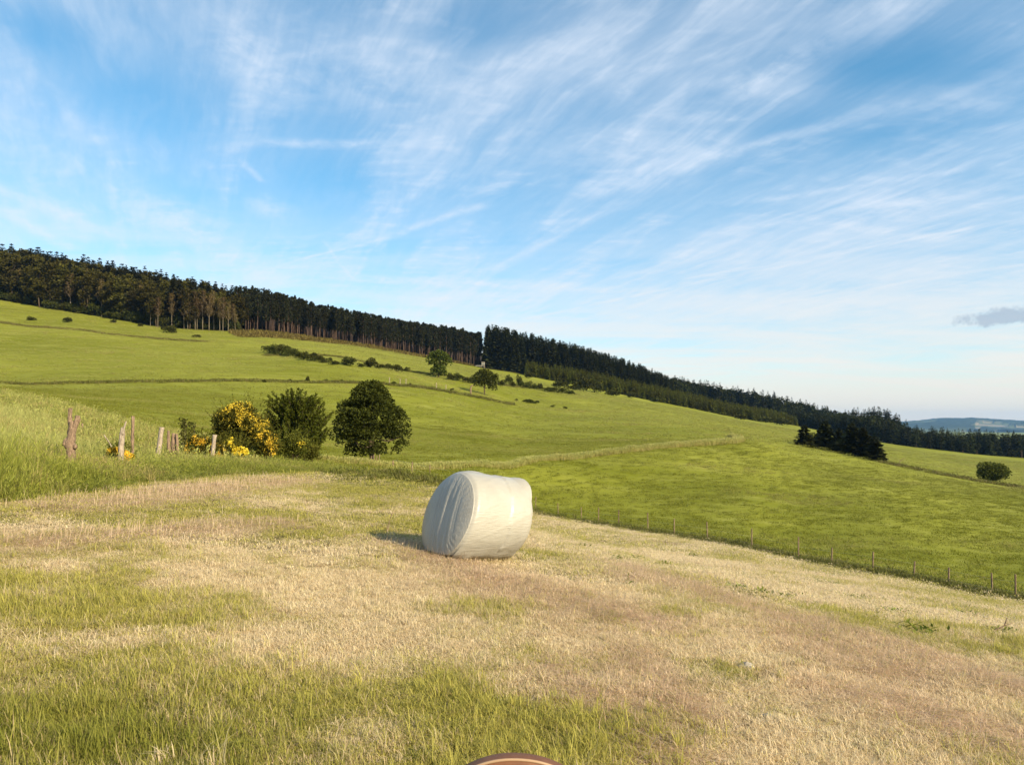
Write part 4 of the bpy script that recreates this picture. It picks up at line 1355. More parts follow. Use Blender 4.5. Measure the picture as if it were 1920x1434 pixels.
def broom(px, D, w, h, seed, flowers, label, nl=26, name='broom_bush', per=2600, leaf=.085, mat=None):
    """broom: green mass of thin twigs, sprays of yellow blossom; flowers = (dx, dz, radius, count) in photo pixels from the foot"""
    k = D / F
    R = rng(seed)
    p = at(px, D)
    e = tag(link(name, None, loc=p), label, 'bush')
    W2, H = w * k / 2, h * k
    lobes = []
    while len(lobes) < nl:
        u = R.uniform(-1, 1, 3)
        if u @ u > 1:
            continue
        r = .27 * min(W2, H / 2) * (.8 + .8 * R.random())
        lobes.append((u[0] * (W2 - r), u[1] * (W2 * .8 - r), H * .5 + u[2] * (H * .5 - r), r))
    f = MB()
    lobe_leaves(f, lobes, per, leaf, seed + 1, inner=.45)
    st = MB()
    for l in lobes[::2]:
        tube(st, [[l[0] * .25, l[1] * .25, -.1], [l[0] * .6, l[1] * .6, l[2] * .55], [l[0], l[1], l[2] + l[3] * .8]], [.022, .014, .005], 4)
    # whippy twigs that break the outline
    n = 60
    u = unit(R.normal(size=(n, 3)) + [0, 0, .6])
    s = u * [W2 * .8, W2 * .65, H * .42] + [0, 0, H * .5]
    for i in range(n):
        L = (.12 + .2 * R.random()) * H
        d = unit(u[i] + [0, 0, .9])
        m = 14
        q = R.random((m, 1))
        leaves(f, s[i] + d * L * q, d + R.normal(0, .5, (m, 3)), leaf * .9, leaf * .35, seed + 40 + i)
    link('twigs', st.mesh('twigs', M_BARK), e)
    fo = link('foliage', f.mesh('foliage', mat or M_BROOM), e)
    if flowers:
        b = MB()
        lo = np.array(lobes)
        own = R.integers(0, len(lo), 60000)
        u = unit(R.normal(size=(60000, 3)))
        pts = lo[own, :3] + u * (lo[own, 3] * (.98 + .18 * R.random(60000)))[:, None]
        hull = ((pts - [0, 0, H * .5]) / [W2, W2 * .8, H * .5])
        pts = pts[(np.linalg.norm(hull, axis=1) > .55) & (u[:, 2] > -.3)]
        spray = fbm(pts[:, 0] / .16 + 9, pts[:, 2] / .26 + pts[:, 1], seed, 2)
        for i, (fx, fz, fr, n) in enumerate(flowers):
            g = np.exp(-((pts[:, 0] / k - fx) ** 2 + (pts[:, 2] / k - fz) ** 2) / (fr * 1.25) ** 2) * smooth(spray, .34, .62)
            idx = np.nonzero(R.random(len(pts)) < g * .62)[0][:n * 5]
            m = len(idx)
            if m:
                leaves(b, pts[idx], R.normal(size=(m, 3)) + [0, -.3, .5], .038 + .022 * R.random(m), .036, seed + 200 + i, rnd=R.random(m))
        link('blossom', b.mesh('blossom', M_FLOWER), fo)
    return e
broom(452, 33, 120, 120, 601, [(-10, 100, 12, 220), (12, 96, 14, 260), (0, 84, 13, 240), (-24, 88, 8, 80), (24, 70, 10, 130), (40, 58, 12, 190), (50, 48, 10, 150), (8, 66, 7, 80), (30, 84, 8, 60), (44, 74, 6, 60)],
      'tallest broom bush with yellow blossom, beside the feathery shoot tree', 44)
broom(438, 29.5, 62, 56, 603, [(6, 44, 9, 150), (16, 32, 12, 240), (2, 24, 8, 120), (20, 16, 10, 190), (-14, 34, 8, 80)], 'low broom bush with dense yellow blossom in front of the tallest one', 24)
broom(368, 29.5, 58, 58, 605, [(-12, 36, 9, 120), (10, 46, 9, 110), (-20, 24, 7, 90), (14, 22, 9, 120), (0, 30, 7, 60)], 'straggly broom bush with yellow blossom beside the hollow stump', 22)
broom(404, 28.8, 46, 44, 607, [(0, 26, 9, 130), (12, 18, 8, 120), (-12, 30, 7, 80), (6, 8, 7, 90)], 'small broom bush with yellow blossom around the cut grey post', 18)
broom(500, 32, 56, 66, 609, [(-4, 58, 9, 130), (6, 44, 11, 180), (-8, 50, 8, 100), (12, 30, 7, 110), (8, 16, 5, 60)], 'leaning broom bush with yellow blossom along its crest', 24)
broom(547, 34, 76, 70, 611, [(22, 40, 4, 30), (-22, 16, 4, 25)], 'olive green broom bush almost without blossom at the end of the row', 32)
broom(579, 35, 44, 46, 613, None, 'smallest dark broom bush at the end of the row without blossom', 18)
broom(226, 21.6, 60, 44, 615, [(-16, 30, 9, 260), (-4, 24, 10, 280), (8, 18, 10, 260), (20, 12, 10, 300), (-22, 24, 7, 160), (14, 28, 7, 140), (26, 8, 6, 140), (0, 10, 7, 120)], 'small golden broom bush right behind the rough grey post', 16, per=3600, leaf=.06)
for px, D, h, seed, label in ((344, 30.5, 78, 621, 'thin dark upright briar beside the hollow stump'), (360, 31.5, 70, 623, 'paler upright briar just behind the thin dark one')):
    k = D / F
    R = rng(seed)
    mb, st = MB(), MB()
    H = h * k
    e = tag(link('briar', None, loc=at(px, D)), label, 'plant')
    for j in range(4):
        tube(st, [[0, 0, -.1], [.05 * j - .08, .03, H * .5], [.07 * j - .08, 0, H * (.8 + .06 * j)]], [.015, .01, .004], 4)
    n = 420
    q = R.random(n) ** .8
    leaves(mb, np.column_stack([R.normal(0, .13, n) * (1.3 - q), R.normal(0, .13, n), H * q]), R.normal(size=(n, 3)), .09, .055, seed)
    link('stems', st.mesh('stems', M_BARK), e)
    link('leaves', mb.mesh('leaves', M_HEDGE), e)

# ------------------------------------------------------------------ old wooden posts
def post(name, px, D, foot, parts, label, mat, group=None, seed=0):
    """parts: name -> list of (photo column, photo row, radius in photo px[, depth px]); foot = photo row of the buried end"""
    k = D / F
    p = at(px, D)
    e = tag(link(name, None, loc=p), label, 'post', group)
    first = None
    for i, (nm, pts) in enumerate(parts):
        mb = MB()
        pts = np.array([tuple(q) + (0,) * (4 - len(q)) for q in pts], float)
        # resample so that the bark can be uneven
        t = np.linspace(0, len(pts) - 1, max(6, 5 * (len(pts) - 1)))
        pts = np.column_stack([np.interp(t, np.arange(len(pts)), pts[:, c]) for c in range(4)])
        x = np.column_stack([(pts[:, 0] - px) * k, pts[:, 3] * k, (HOR - pts[:, 1]) / F * D - p[2]])
        tube(mb, x, pts[:, 2] * k, 10, rough=.28, seed=seed + i)
        o = link(nm, mb.mesh(nm, mat, True), first if (first and nm in ('knot', 'splinter', 'twig')) else e)
        first = first or o
    return e
post('old_post', 133, 18, 890, [('trunk', [(133, 900, 7.0), (134, 870, 7.0), (133, 845, 8.2), (131, 832, 9.5), (134, 820, 7.4), (136, 800, 7.2), (136, 790, 6.2)]),
                               ('prong', [(134, 805, 4.0), (131.5, 790, 4.0), (131, 778, 3.6), (132, 766, 3.6), (132, 765, 3.0)]),
                               ('prong', [(138, 808, 4.2), (142, 795, 4.8), (145, 785, 4.6), (146, 779, 4.0)]),
                               ('splinter', [(143, 798, 2.5), (148, 790, 2.0), (151, 786, 1.0)]),
                               ('knot', [(127, 838, 2.0, -3), (124, 833, 5.0, -4), (125, 826, 3.5, -3), (127, 820, 1.5, -2)]),
                               ('knot', [(139, 842, 1.5, -2), (143, 838, 4.0, -3), (142, 832, 2.0, -2)])],
     'thick gnarled forked old post with knots standing in tall grass', M_POST, seed=1)
post('thin_stake', 154, 34, 830, [('stake', [(154, 835, 1.4), (154, 810, 1.4), (154.5, 794, 1.4)])], 'short thin distant stake in the pale grass behind the gnarled post', M_POST, seed=11)
post('rough_post', 227, 21, 890, [('trunk', [(226, 895, 5.5), (226, 870, 5.2), (227, 840, 5.0), (229, 815, 4.8), (230, 803, 3.5), (230, 801, 2.0)]),
                                  ('twig', [(231, 815, 1.8, -3), (235, 800, 1.6, -3), (238, 790, 1.2, -3)]),
                                  ('twig', [(212, 838, .9, -4), (205, 826, 1.0, -4), (197, 815, .8, -4)])],
     'rough grey post with side twigs in front of the golden broom', M_GREYPOST, seed=21)
post('tall_pole', 248, 22.5, 880, [('pole', [(248, 885, 2.8), (248, 850, 2.8), (248.5, 815, 2.8), (249.5, 780, 2.8)])], 'tallest thin dark straight pole beside the golden broom', M_POST, seed=31)
post('leaning_post', 299, 26.5, 880, [('trunk', [(294, 885, 4.6), (297, 850, 4.4), (301, 820, 4.2), (303.5, 801, 4.2)])], 'pale grey leaning post alone between pole and hollow stump', M_GREYPOST, seed=41)
post('hollow_stump', 325, 28, 880, [('trunk', [(317, 880, 3.4), (317, 850, 3.4), (316, 825, 3.2), (316, 807, 2.0)]),
                                    ('trunk', [(333, 880, 3.0), (333, 850, 3.0), (332, 825, 2.8), (331, 813, 2.0)]),
                                    ('bark_plate', [(325, 880, 4.6, 3), (325, 850, 4.6, 3), (324, 830, 4.2, 3), (324, 812, 3.0, 3)])],
     'hollow split stump of two upright halves between leaning post and broom', M_POST, seed=51)
post('cut_post', 401, 28.2, 880, [('trunk', [(397, 875, 3.6), (399, 845, 3.6), (403, 815, 3.6)])], 'grey post with clean sawn top rising out of the small broom', M_GREYPOST, seed=61)
post('short_post', 384, 30.5, 870, [('trunk', [(384, 870, 2.4), (384, 840, 2.4), (384.5, 820, 2.2)])], 'thin short post half hidden between the broom bushes', M_GREYPOST, seed=71)

# ------------------------------------------------------------------ wire fence along the edge of the mown field
FENCE = [(737, 37, .55), (772, 41, .7), (806, 46, .75), (905, 54, .8), (955, 57, .8), (1004, 57, 1.0), (1047, 55, .9), (1090, 53, .85), (1122, 51.5, 1.0), (1160, 49.5, 1.1), (1215, 47, 1.1), (1264, 45, 1.0),
         (1327, 43, 1.0), (1410, 40, 1.05), (1497, 36.8, 1.05), (1560, 34.2, .8), (1637, 31.6, .85), (1712, 30.2, .7), (1780, 29, .75), (1861, 27.8, .85), (1904, 27.2, .9), (1990, 26, .9)]
fp = [at(px, D + .8) for px, D, h in FENCE]
o0 = fp[0]
e = tag(link('wire_fence', None, loc=o0), 'low wire fence of thin grey posts along the mown field edge', 'fence')
R = rng(700)
for i, (p, f) in enumerate(zip(fp, FENCE)):
    mb = MB()
    ln = R.normal(0, .035, 2)
    h = f[2] * (.95 + .1 * R.random()) + .12
    tube(mb, [[0, 0, -.3], [ln[0] * h * .5, ln[1] * h, h * .5], [ln[0] * h, ln[1] * h, h]], [.034, .033, .032], 8, rough=.15, seed=i)
    link('post', mb.mesh('post', M_POST), e, loc=p - o0)
mb = flat_mat('wire', (.25, .24, .22), .4)
for hgt in (.35, .72):
    w = MB()
    pts = []
    for a, b in zip(fp[:-1], fp[1:]):
        for t in (0, .33, .66):
            q = a + (b - a) * t
            pts.append([q[0], q[1], a[2] * (1 - t) + b[2] * t + hgt])
    tube(w, np.array(pts) - o0, .003, 4)
    link('wire', w.mesh('wire', mb), e)
R = rng(701)
for px, py in ((730, 721), (750, 723), (761, 723), (818, 730), (836, 733)):
    q = hit(px, py)
    mb = MB()
    tube(mb, [[0, 0, -.3], [.03, 0, 1.3 + .3 * R.random()]], .09, 6)
    tag(link('pasture_post', mb.mesh('pasture_post', M_GREYPOST), loc=q), 'single grey post on the terrace line across the pasture', 'post', 'posts on the terrace line')

# heap of straw and stakes at the foot of the round tree
q = at(703, 53.2)
e = tag(link('straw_heap', None, loc=q), 'heap of reddish straw and broken stakes at the foot of the round tree', 'heap')
R = rng(710)
mb = MB()
n = 1500
u = unit(R.normal(size=(n, 3)))
u[:, 2] = abs(u[:, 2])
leaves(mb, u * [.42, .35, .38] * (.6 + .4 * R.random((n, 1))), R.normal(size=(n, 3)) + [0, 0, -.4], .26, .03, 711)
m, N, out = new_mat('old_straw')
finish(N, out, N.mix(N.attr('rnd'), (.22, .11, .05), (.55, .36, .20)), .8, .1, .2)
link('straw', mb.mesh('straw', m), e)
for i in range(4):
    mb = MB()
    tube(mb, [[-.2 + .15 * i, 0, -.1], [-.28 + .2 * i, .05, .75 + .1 * (i % 2)]], .035, 6)
    link('stake', mb.mesh('stake', M_POST), e)

# ------------------------------------------------------------------ dock and thistle plants left standing in the mown field
def weed(seed, n, L, spread, up, stem):
    n, L = n * 2, L * .72
    R = rng(seed)
    lf, st = MB(), MB()
    a = R.random(n) * 6.283
    b = np.column_stack([R.normal(0, spread * .35, n), R.normal(0, spread * .35, n), .02 + up * R.random(n)])
    d = np.column_stack([np.cos(a), np.sin(a), .25 + .7 * R.random(n)])
    leaves(lf, b, d, L * (.6 + .7 * R.random(n)), L * .36, seed, flat=.9)
    for i in range(stem):
        x, y = R.normal(0, spread * .25, 2)
        h = up + L * (.6 + R.random())
        tube(st, [[x, y, -.03], [x + R.normal(0, .04), y, h * .6], [x + R.normal(0, .1), y, h]], [.007, .006, .003], 5)
        m = 7
        leaves(lf, np.column_stack([np.full(m, x), np.full(m, y), h * (.4 + .6 * R.random(m))]), R.normal(size=(m, 3)) + [0, 0, .4], L * .5, L * .16, seed + i)
    return lf.mesh('leaves', M_WEED), (st.mesh('stem', M_WEED) if stem else None)
W_SMALL = [weed(720 + k, 22, .09, .26, .02, 0) for k in range(3)]
W_BIG = [weed(730 + k, 190, .10, .95, .06, 3) for k in range(2)]
W_TWO = weed(740, 3, .20, .05, .05, 1)
def put_weed(px, py, m, s, label, group, name):
    e = tag(link(name, None, loc=hit(px, py), rotz=px * .7, scale=s), label, 'plant', group)
    link('leaves', m[0], e)
    if m[1]:
        link('stem', m[1], e)
for i, (px, py) in enumerate([(1022, 1003), (1063, 999), (1105, 993), (1154, 1008), (1090, 1026), (1159, 1049), (1190, 1050), (1298, 1044), (1474, 1120), (1418, 1116), (1384, 1105), (1668, 1150), (1828, 1160), (1880, 1188), (1725, 1185), (1560, 1096), (1244, 1060)]):
    put_weed(px, py, W_SMALL[i % 3], 1.0 + .5 * ((i * 7) % 5) / 5, 'small green dock plant standing in the mown straw', 'docks in the mown field', 'dock_plant')
put_weed(1178, 1100, W_TWO, .6, 'dock seedling with two or three upright leaves', None, 'dock_seedling')
put_weed(1610, 1126, W_BIG[0], (.55, .45, .55), 'widest dark green dock patch in the mown straw near the fence', None, 'dock_patch')
put_weed(1800, 1142, W_BIG[1], (.62, .45, .6), 'low dark dock patch near the downhill fence posts', None, 'dock_patch')
put_weed(1247, 1034, W_BIG[1], (.5, .5, .5), 'green dock patch on the slope beyond the white bale', None, 'dock_patch')
put_weed(1518, 1092, W_BIG[0], (.75, .5, .4), 'flat yellowish dock patch in the mown straw', None, 'dock_patch')
mb = MB()
tube(mb, [[0, 0, -.02], [.06, 0, .22], [.13, .02, .42]], [.006, .005, .003], 5)
tag(link('dry_stalk', mb.mesh('dry_stalk', M_POST), loc=hit(724, 1000)), 'single dark upright stalk beside the bale shadow', 'stalk')
mb = MB()
tube(mb, [[-.1, 0, 0], [-.02, .02, .05], [.06, 0, .10], [.10, .01, .19]], [.009, .010, .008, .004], 5)
tube(mb, [[.06, 0, .10], [.15, 0, .13]], [.006, .003], 5)
tag(link('dry_twig', mb.mesh('dry_twig', M_POST), loc=hit(1873, 1190)), 'crooked dark dry twig lying on the straw', 'twig')

# ------------------------------------------------------------------ stones
def stone(px, py, s, seed, label):
    R = rng(seed)
    th, ph = np.meshgrid(np.linspace(0, 2 * math.pi, 20, endpoint=False), np.linspace(0.05, math.pi - .05, 11), indexing='ij')
    d = np.stack([np.sin(ph) * np.cos(th), np.sin(ph) * np.sin(th), np.cos(ph)], -1)
    r = 1 + .9 * (fbm(d[..., 0] * 1.7 + seed + d[..., 2], d[..., 1] * 1.7, seed, 3) - .5)
    v = (d * r[..., None] * [s, s * .75, s * .55]).reshape(-1, 3)
    i, j = np.meshgrid(np.arange(20), np.arange(10), indexing='ij')
    q = np.stack([i * 11 + j, i * 11 + j + 1, ((i + 1) % 20) * 11 + j + 1, ((i + 1) % 20) * 11 + j], -1).reshape(-1, 4)
    mb = MB().add(v, q=q)
    tag(link('stone', mb.mesh('stone', M_STONE, True), loc=hit(px, py) + [0, 0, s * .08]), label, 'stone')
M_STONE = flat_mat('pale_stone', (.30, .26, .21), .85, .22, 14)
stone(1400, 1252, .065, 801, 'pale stone half sunk in the green stubble')
stone(1874, 1126, .16, 802, 'pale round stone beside the fence posts')
stone(1440, 1345, .035, 803, 'small dark reddish pebble in the stubble')

# ------------------------------------------------------------------ the wrapped bale
def film_material(name, stretch):
    m, N, out = new_mat(name)
    tc = N.new('ShaderNodeTexCoord')
    ob = tc.outputs['Object']
    a = N.noise(N.mapping(ob, rot=(.1, .2, .3), scale=(1, 1, 1)), 2.0, 5, .6, .4)
    b = N.noise(N.mapping(ob, rot=(0, .25, .5), scale=stretch), 3.0, 5, .6, .3)
    c = N.noise(ob, 45, 4, .6)
    col = N.mix(N.sstep(a, .3, .7), (.305, .285, .242), (.35, .335, .29))
    col = N.mix(N.sstep(b, .55, .8, 0, .3), col, (.26, .24, .195))
    col = N.mix(N.sstep(c, .66, .74, 0, .35), col, (.20, .17, .11))
    h = N.math('ADD', N.math('MULTIPLY', b, .7), N.math('MULTIPLY', c, .10))
    p = finish(N, out, col, .40, .4, bump=h, bump_d=.016, bump_s=.75)
    p.inputs['Coat Weight'].default_value = .15
    p.inputs['Coat Roughness'].default_value = .25
    return m
M_FILM = film_material('bale_film', (2.2, 2.2, 14))
M_FACE = film_material('bale_end_film', (16, 16, 1.3))

def build_bale():
    D0 = 10.15
    R0, L = .615, 1.06
    ax = unit(np.array([.79, .60, -.105]))
    up = unit(np.array([0, 0, 1]) - ax * ax[2])
    sd = np.cross(ax, up)                     # towards the camera side on the right
    base = at(838, 10.15)
    nt = 240
    th = np.linspace(0, 2 * math.pi, nt, endpoint=False)
    def P(s, r, t):
        """point at axial s, radius r, angle t from the top, with the bale's slump"""
        s, r, t = np.broadcast_arrays(np.asarray(s, float), np.asarray(r, float), np.asarray(t, float))
        hgt = r * np.cos(t)
        w = r * np.sin(t)
        hgt = np.where(hgt < -.50, -.50 + (hgt + .50) * .35, hgt)      # flattened where it sits
        s2 = s + .25 * hgt * (1 - s / L * .6)
        return ax * s2[..., None] + up * hgt[..., None] + sd * w[..., None]
    def radius(s, t):
        k = s / L
        r = R0 * (1.0 - .085 * smooth(k, .1, 1.0) + .012 * np.sin(k * math.pi))
        r = r + .007 * (fbm(np.cos(t) * 1.5 + 5 + s, np.sin(t) * 1.5 + 3 + s * .6, 5, 3) - .5) * 2
        edge = np.minimum(s, L - s)
        r = r - .034 * (1 - smooth(edge, 0, .07)) ** 1.6
        r = r + .16 * np.exp(-((t - 3.55) / .28) ** 2) * smooth(k, .55, 1.0)      # film pulled into a corner at the foot
        return r
    ss = np.concatenate([[0, .008, .02, .04, .065, .095], np.linspace(.13, L - .13, 34), [L - .095, L - .065, L - .04, L - .02, L - .008, L]])
    S, T = np.meshgrid(ss, th, indexing='ij')
    # the last turn of film overlaps the first: a small step with a wavy edge
    step = .016 * smooth(S - (.66 + .02 * np.sin(T * 3 + 1) + .015 * np.sin(T * 7)), 0, .012)
    fold = .0035 * np.maximum(0, np.sin(T * 9 + S * 7 + 2 * fbm(S * 3, T * 2, 9, 2))) ** 6 * smooth(S, .05, .3)
    V = P(S, radius(S, T) + step + fold, T)
    ns = len(ss)
    i, j = np.meshgrid(np.arange(ns - 1), np.arange(nt), indexing='ij')
    q = np.stack([i * nt + j, (i + 1) * nt + j, (i + 1) * nt + (j + 1) % nt, i * nt + (j + 1) % nt], -1).reshape(-1, 4)
    body = V.reshape(-1, 3)
    # near end: film pleated over the face, long folds running down it and puckers round the rim
    def face(s_end, sign, amp, seed):
        rho = np.concatenate([[0.0], np.linspace(.03, 1, 64)])
        RH, TT = np.meshgrid(rho, th, indexing='ij')
        rr = RH * radius(np.full_like(TT, s_end), TT)
        u, v = rr * np.sin(TT), rr * np.cos(TT)
        skew = u + .10 * v
        pl = fbm(skew * 15 + 40, v * .7 + seed, seed, 3)
        pleat = (np.abs(pl - .5) * -3 + .5) * np.exp(-((skew + .02) / .30) ** 2) * (1 - RH ** 5)
        pleat = pleat + .35 * (np.abs(fbm(skew * 34 + 7, v * .5 + seed, seed + 3, 2) - .5) * -4 + .6) * np.exp(-((skew + .02) / .36) ** 2) * (1 - RH ** 4)
        puck = np.sin(TT * 46 + 3 * np.sin(TT * 5 + seed)) * np.exp(-((RH - .86) / .11) ** 2) * (.6 + .4 * np.sin(TT * 3 + seed))
        bulge = .045 * (1 - RH ** 2) + .03 * (1 - RH ** 6)
        s = s_end - sign * (bulge + amp * pleat + .0028 * puck * (RH < .995))
        s2 = np.where(RH >= .999, s_end, s)
        Vv = P(s2, rr, TT)
        nr = len(rho)
        a, b = np.meshgrid(np.arange(nr - 1), np.arange(nt), indexing='ij')
        qq = np.stack([a * nt + b, (a + 1) * nt + b, (a + 1) * nt + (b + 1) % nt, a * nt + (b + 1) % nt], -1).reshape(-1, 4)
        return Vv.reshape(-1, 3), (qq if sign > 0 else qq[:, ::-1])
    f1, q1 = face(0.0, 1, .017, 12)
    f2, q2 = face(L, -1, .012, 13)
    zmin = body[:, 2].min()
    off = np.array([0, 0, -zmin - .085])
    e = tag(link('wrapped_bale', None, loc=base), 'big round bale wrapped in white plastic film on the mown field', 'bale')
    link('film_side', MB().add(body + off, q=q[:, ::-1]).mesh('film_side', M_FILM, True), e)
    o = link('end_face', MB().add(f1 + off, q=q1).mesh('end_face', M_FACE, True), e)
    o['label'] = 'shaded pleated end of the bale'
    link('end_face', MB().add(f2 + off, q=q2).mesh('end_face', M_FACE, True), e)
    # loose lobe of film standing off the far upper rim
    ta = np.linspace(-.35, 1.10, 40)
    sa = np.linspace(0, 1, 16)
    SA, TA = np.meshgrid(sa, ta, indexing='ij')
    env = np.sin(np.clip((TA + .35) / 1.45, 0, 1) * math.pi) ** 1.1
    s = L - .20 * env + SA * .33 * env
    lift = .004 + .036 * np.sin(np.clip(SA, 0, 1) * math.pi * .8) * env + .012 * (fbm(TA * 6, SA * 4, 77, 3) - .4) * env
    lift = lift - .20 * smooth(SA, .72, 1.0) * env
    Vl = P(s, radius(np.minimum(s, L), TA) * (1 - env) + radius(np.minimum(s, L - .10), TA) * env + lift, TA)
    a, b = np.meshgrid(np.arange(15), np.arange(39), indexing='ij')
    ql = np.stack([a * 40 + b, a * 40 + b + 1, (a + 1) * 40 + b + 1, (a + 1) * 40 + b], -1).reshape(-1, 4)
    link('loose_film', MB().add(Vl.reshape(-1, 3) + off, q=ql).mesh('loose_film', M_FILM, True), e)
    # a curl of film on top and a torn skirt along the foot
    for nm, t0, t1, s0, s1, lf in (('film_curl', -.20, .12, .10, .42, .013),):
        SA, TA = np.meshgrid(np.linspace(s0, s1, 12), np.linspace(t0, t1, 10), indexing='ij')
        w = np.sin((SA - s0) / (s1 - s0) * math.pi) * np.sin((TA - t0) / (t1 - t0) * math.pi)
        Vl = P(SA, radius(SA, TA) + .002 + lf * w ** .7, TA)
        a, b = np.meshgrid(np.arange(11), np.arange(9), indexing='ij')
        ql = np.stack([a * 10 + b, a * 10 + b + 1, (a + 1) * 10 + b + 1, (a + 1) * 10 + b], -1).reshape(-1, 4)
        link(nm, MB().add(Vl.reshape(-1, 3) + off, q=ql).mesh(nm, M_FILM, True), e)
    sk_s = np.linspace(.03, L - .02, 40)
    rows = []
    foot = np.array([gz1(*(base[:2] + P(np.array([q]), np.array([R0]), np.array([math.pi]))[0][:2])) - base[2] for q in sk_s])
    for k in range(7):
        f = k / 6
        t = 2.20 + .62 * f
        r = radius(sk_s, np.full_like(sk_s, t)) + .005 + .035 * f ** 2 + .012 * np.sin(sk_s * 17 + f * 2) * f
        p = P(sk_s, r, np.full_like(sk_s, t)) + off
        drop = .06 * f ** 2 * (.5 + 1.3 * np.exp(-((sk_s - .24) / .06) ** 2) + .5 * fbm(sk_s * 6, sk_s * 0, 4, 2))
        p[:, 2] = np.maximum(p[:, 2] - drop, foot - .01)
        rows.append(p)
    Vl = np.array(rows)
    a, b = np.meshgrid(np.arange(6), np.arange(39), indexing='ij')
    ql = np.stack([a * 40 + b, a * 40 + b + 1, (a + 1) * 40 + b + 1, (a + 1) * 40 + b], -1).reshape(-1, 4)
    link('torn_skirt', MB().add(Vl.reshape(-1, 3), q=ql).mesh('torn_skirt', M_FILM, True), e)
    return e
build_bale()

# ------------------------------------------------------------------ brown leather bag whose top edge shows at the foot of the picture
def build_bag():
    m, N, out = new_mat('brown_leather')
    tc = N.new('ShaderNodeTexCoord')
    n = N.noise(tc.outputs['Object'], 30, 6, .65)
    n2 = N.noise(tc.outputs['Object'], 5, 4, .6)
    finish(N, out, N.mix(N.sstep(n2, .3, .7), (.105, .040, .016), (.17, .070, .028)), .5, .35, bump=n, bump_d=.003, bump_s=.4)
    tan, N, out = new_mat('tan_piping')
    finish(N, out, (.34, .22, .13), .55, .3)
    D = 2.95
    p = at(972, D)
    top = (HOR - 1417) / F * D - p[2]
    e = tag(link('leather_bag', None, loc=p), 'brown leather bag with tan edging standing in the grass', 'bag')
    u = np.linspace(-1, 1, 41)
    def outline(w, h, drop):
        return np.column_stack([u * w, h - drop * np.abs(u) ** 2.2 - .012 * u])
    def slab(w, h, drop, y0, y1, z_low, mat, nm):
        o2 = outline(w, h, drop)
        ys = np.linspace(y0, y1, 7)
        pad = np.sin(np.linspace(0, 1, 7) * math.pi) ** .5 * .012
        V = []
        for yy, pd in zip(ys, pad):
            for x, z in o2:
                V.append((x * (1 + pd), yy, z - .012 + pd))
        nv = len(o2)
        a, b = np.meshgrid(np.arange(6), np.arange(nv - 1), indexing='ij')
        q = np.stack([a * nv + b, a * nv + b + 1, (a + 1) * nv + b + 1, (a + 1) * nv + b], -1).reshape(-1, 4)
        mb = MB().add(V, q=q)
        for yy in (y0, y1):      # front and back panels down to the foot
            pt = [(x, yy, z - .012) for x, z in o2] + [(x * .96, yy, z_low) for x, z in o2]
            b = np.arange(nv - 1)
            mb.add(pt, q=np.stack([b, b + 1, nv + b + 1, nv + b], 1))
        for k in (0, -1):
            x, z = o2[k]
            mb.add([(x, y0, z - .012), (x, y1, z - .012), (x * .96, y1, z_low), (x * .96, y0, z_low)], q=[(0, 1, 2, 3)])
        return link(nm, mb.mesh(nm, mat, True), e)
    slab(.27, top, .10, -.06, .06, -.02, m, 'body')
    slab(.279, top + .010, .104, -.072, -.050, top * .35, m, 'flap')
    for yy in (-.061,):
        mb = MB()
        o2 = outline(.279, top + .004, .104)
        tube(mb, [(x, yy, z + .009) for x, z in o2], .006, 7)
        link('piping', mb.mesh('piping', tan, True), e)

build_bag()

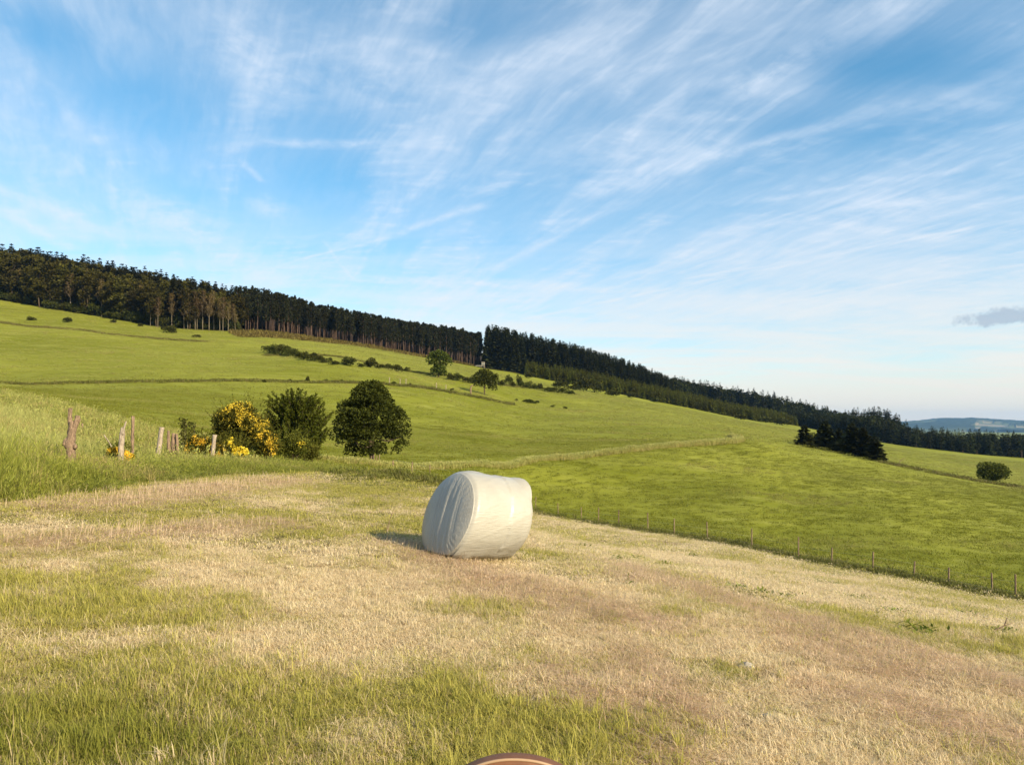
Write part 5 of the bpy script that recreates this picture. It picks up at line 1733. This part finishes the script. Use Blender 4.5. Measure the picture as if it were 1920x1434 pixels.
# ------------------------------------------------------------------ far hills and the air in between
def build_far_hills():
    m, N, out = new_mat('far_hill_fields')
    gm = N.new('ShaderNodeNewGeometry')
    pos = gm.outputs['Position']
    wd = N.attr('wood')
    n = N.noise(pos, .004, 4, .6)
    c = N.mix(N.attr('field'), N.mix(n, (.06, .075, .03), (.10, .11, .045)), (.22, .18, .12))
    n2 = N.noise(pos, .05, 4, .7)
    c = N.mix(wd, c, N.mix(n2, (.012, .018, .010), (.03, .04, .02)))
    finish(N, out, c, .95, .05)
    px = np.arange(1500, 2500, 3.0)
    Dd = np.linspace(6000, 10300, 110)
    A, D = np.meshgrid(px, Dd, indexing='ij')
    x = (A - 960) / F * D
    ridge = np.interp(A, [1500, 1680, 1715, 1760, 1830, 1880, 1940, 2100, 2500], [799, 797, 794, 790, 789, 792, 796, 796, 798])
    t = np.clip((D - 6000) / 3000, 0, 1)
    zr = (HOR - ridge) / F * 9000
    z = -60 + (zr + 60) * smooth(t, 0, 1) - 110 * smooth(D, 9300, 10300)
    f = fbm(x / 900, D / 650, 900, 3)
    fw = 26 * (fbm(D / 560, x / 1900, 905, 3) - .5)
    wood = np.clip(smooth(t, .90, .93) * (A < 1885 + fw) + (f > .54) * (A > 1760) + smooth(t + .1 * f, .30, .32) * (1 - smooth(t + .12 * f, .74, .76)) * (A < 1830 + 2 * fw), 0, 1)
    field = (((t * 5 + .8 * f) % 1.0 < .55) & (A > 1800) & (f < .56)).astype(float)
    z = z + wood * (14 + 34 * fbm(x / 70, D / 70, 901, 3))
    na, nd = A.shape
    i, j = np.meshgrid(np.arange(na - 1), np.arange(nd - 1), indexing='ij')
    q = np.stack([i * nd + j, (i + 1) * nd + j, (i + 1) * nd + j + 1, i * nd + j + 1], -1).reshape(-1, 4)
    mb = MB().add(np.column_stack([x.ravel(), D.ravel(), z.ravel()]), q=q)
    o = link('hills', mb.mesh('hills', m, False, dict(wood=wood.ravel(), field=field.ravel())))
    o['kind'] = 'structure'
build_far_hills()

def build_haze():
    m, N, out = new_mat('haze_air')
    v = N.new('ShaderNodeVolumePrincipled')
    v.inputs['Color'].default_value = (.26, .52, .88, 1)
    v.inputs['Density'].default_value = .000055
    v.inputs['Anisotropy'].default_value = .2
    N.l.new(v.outputs[0], out.inputs['Volume'])
    mb = box(MB(), (0, 0, 65), (24000, 24000, 340))
    o = link('haze', mb.mesh('haze', m))
    o['kind'] = 'stuff'
    tag(o, 'thin blue haze between the near fields and the far hills', 'haze')
HAZE = True
if HAZE:
    build_haze()
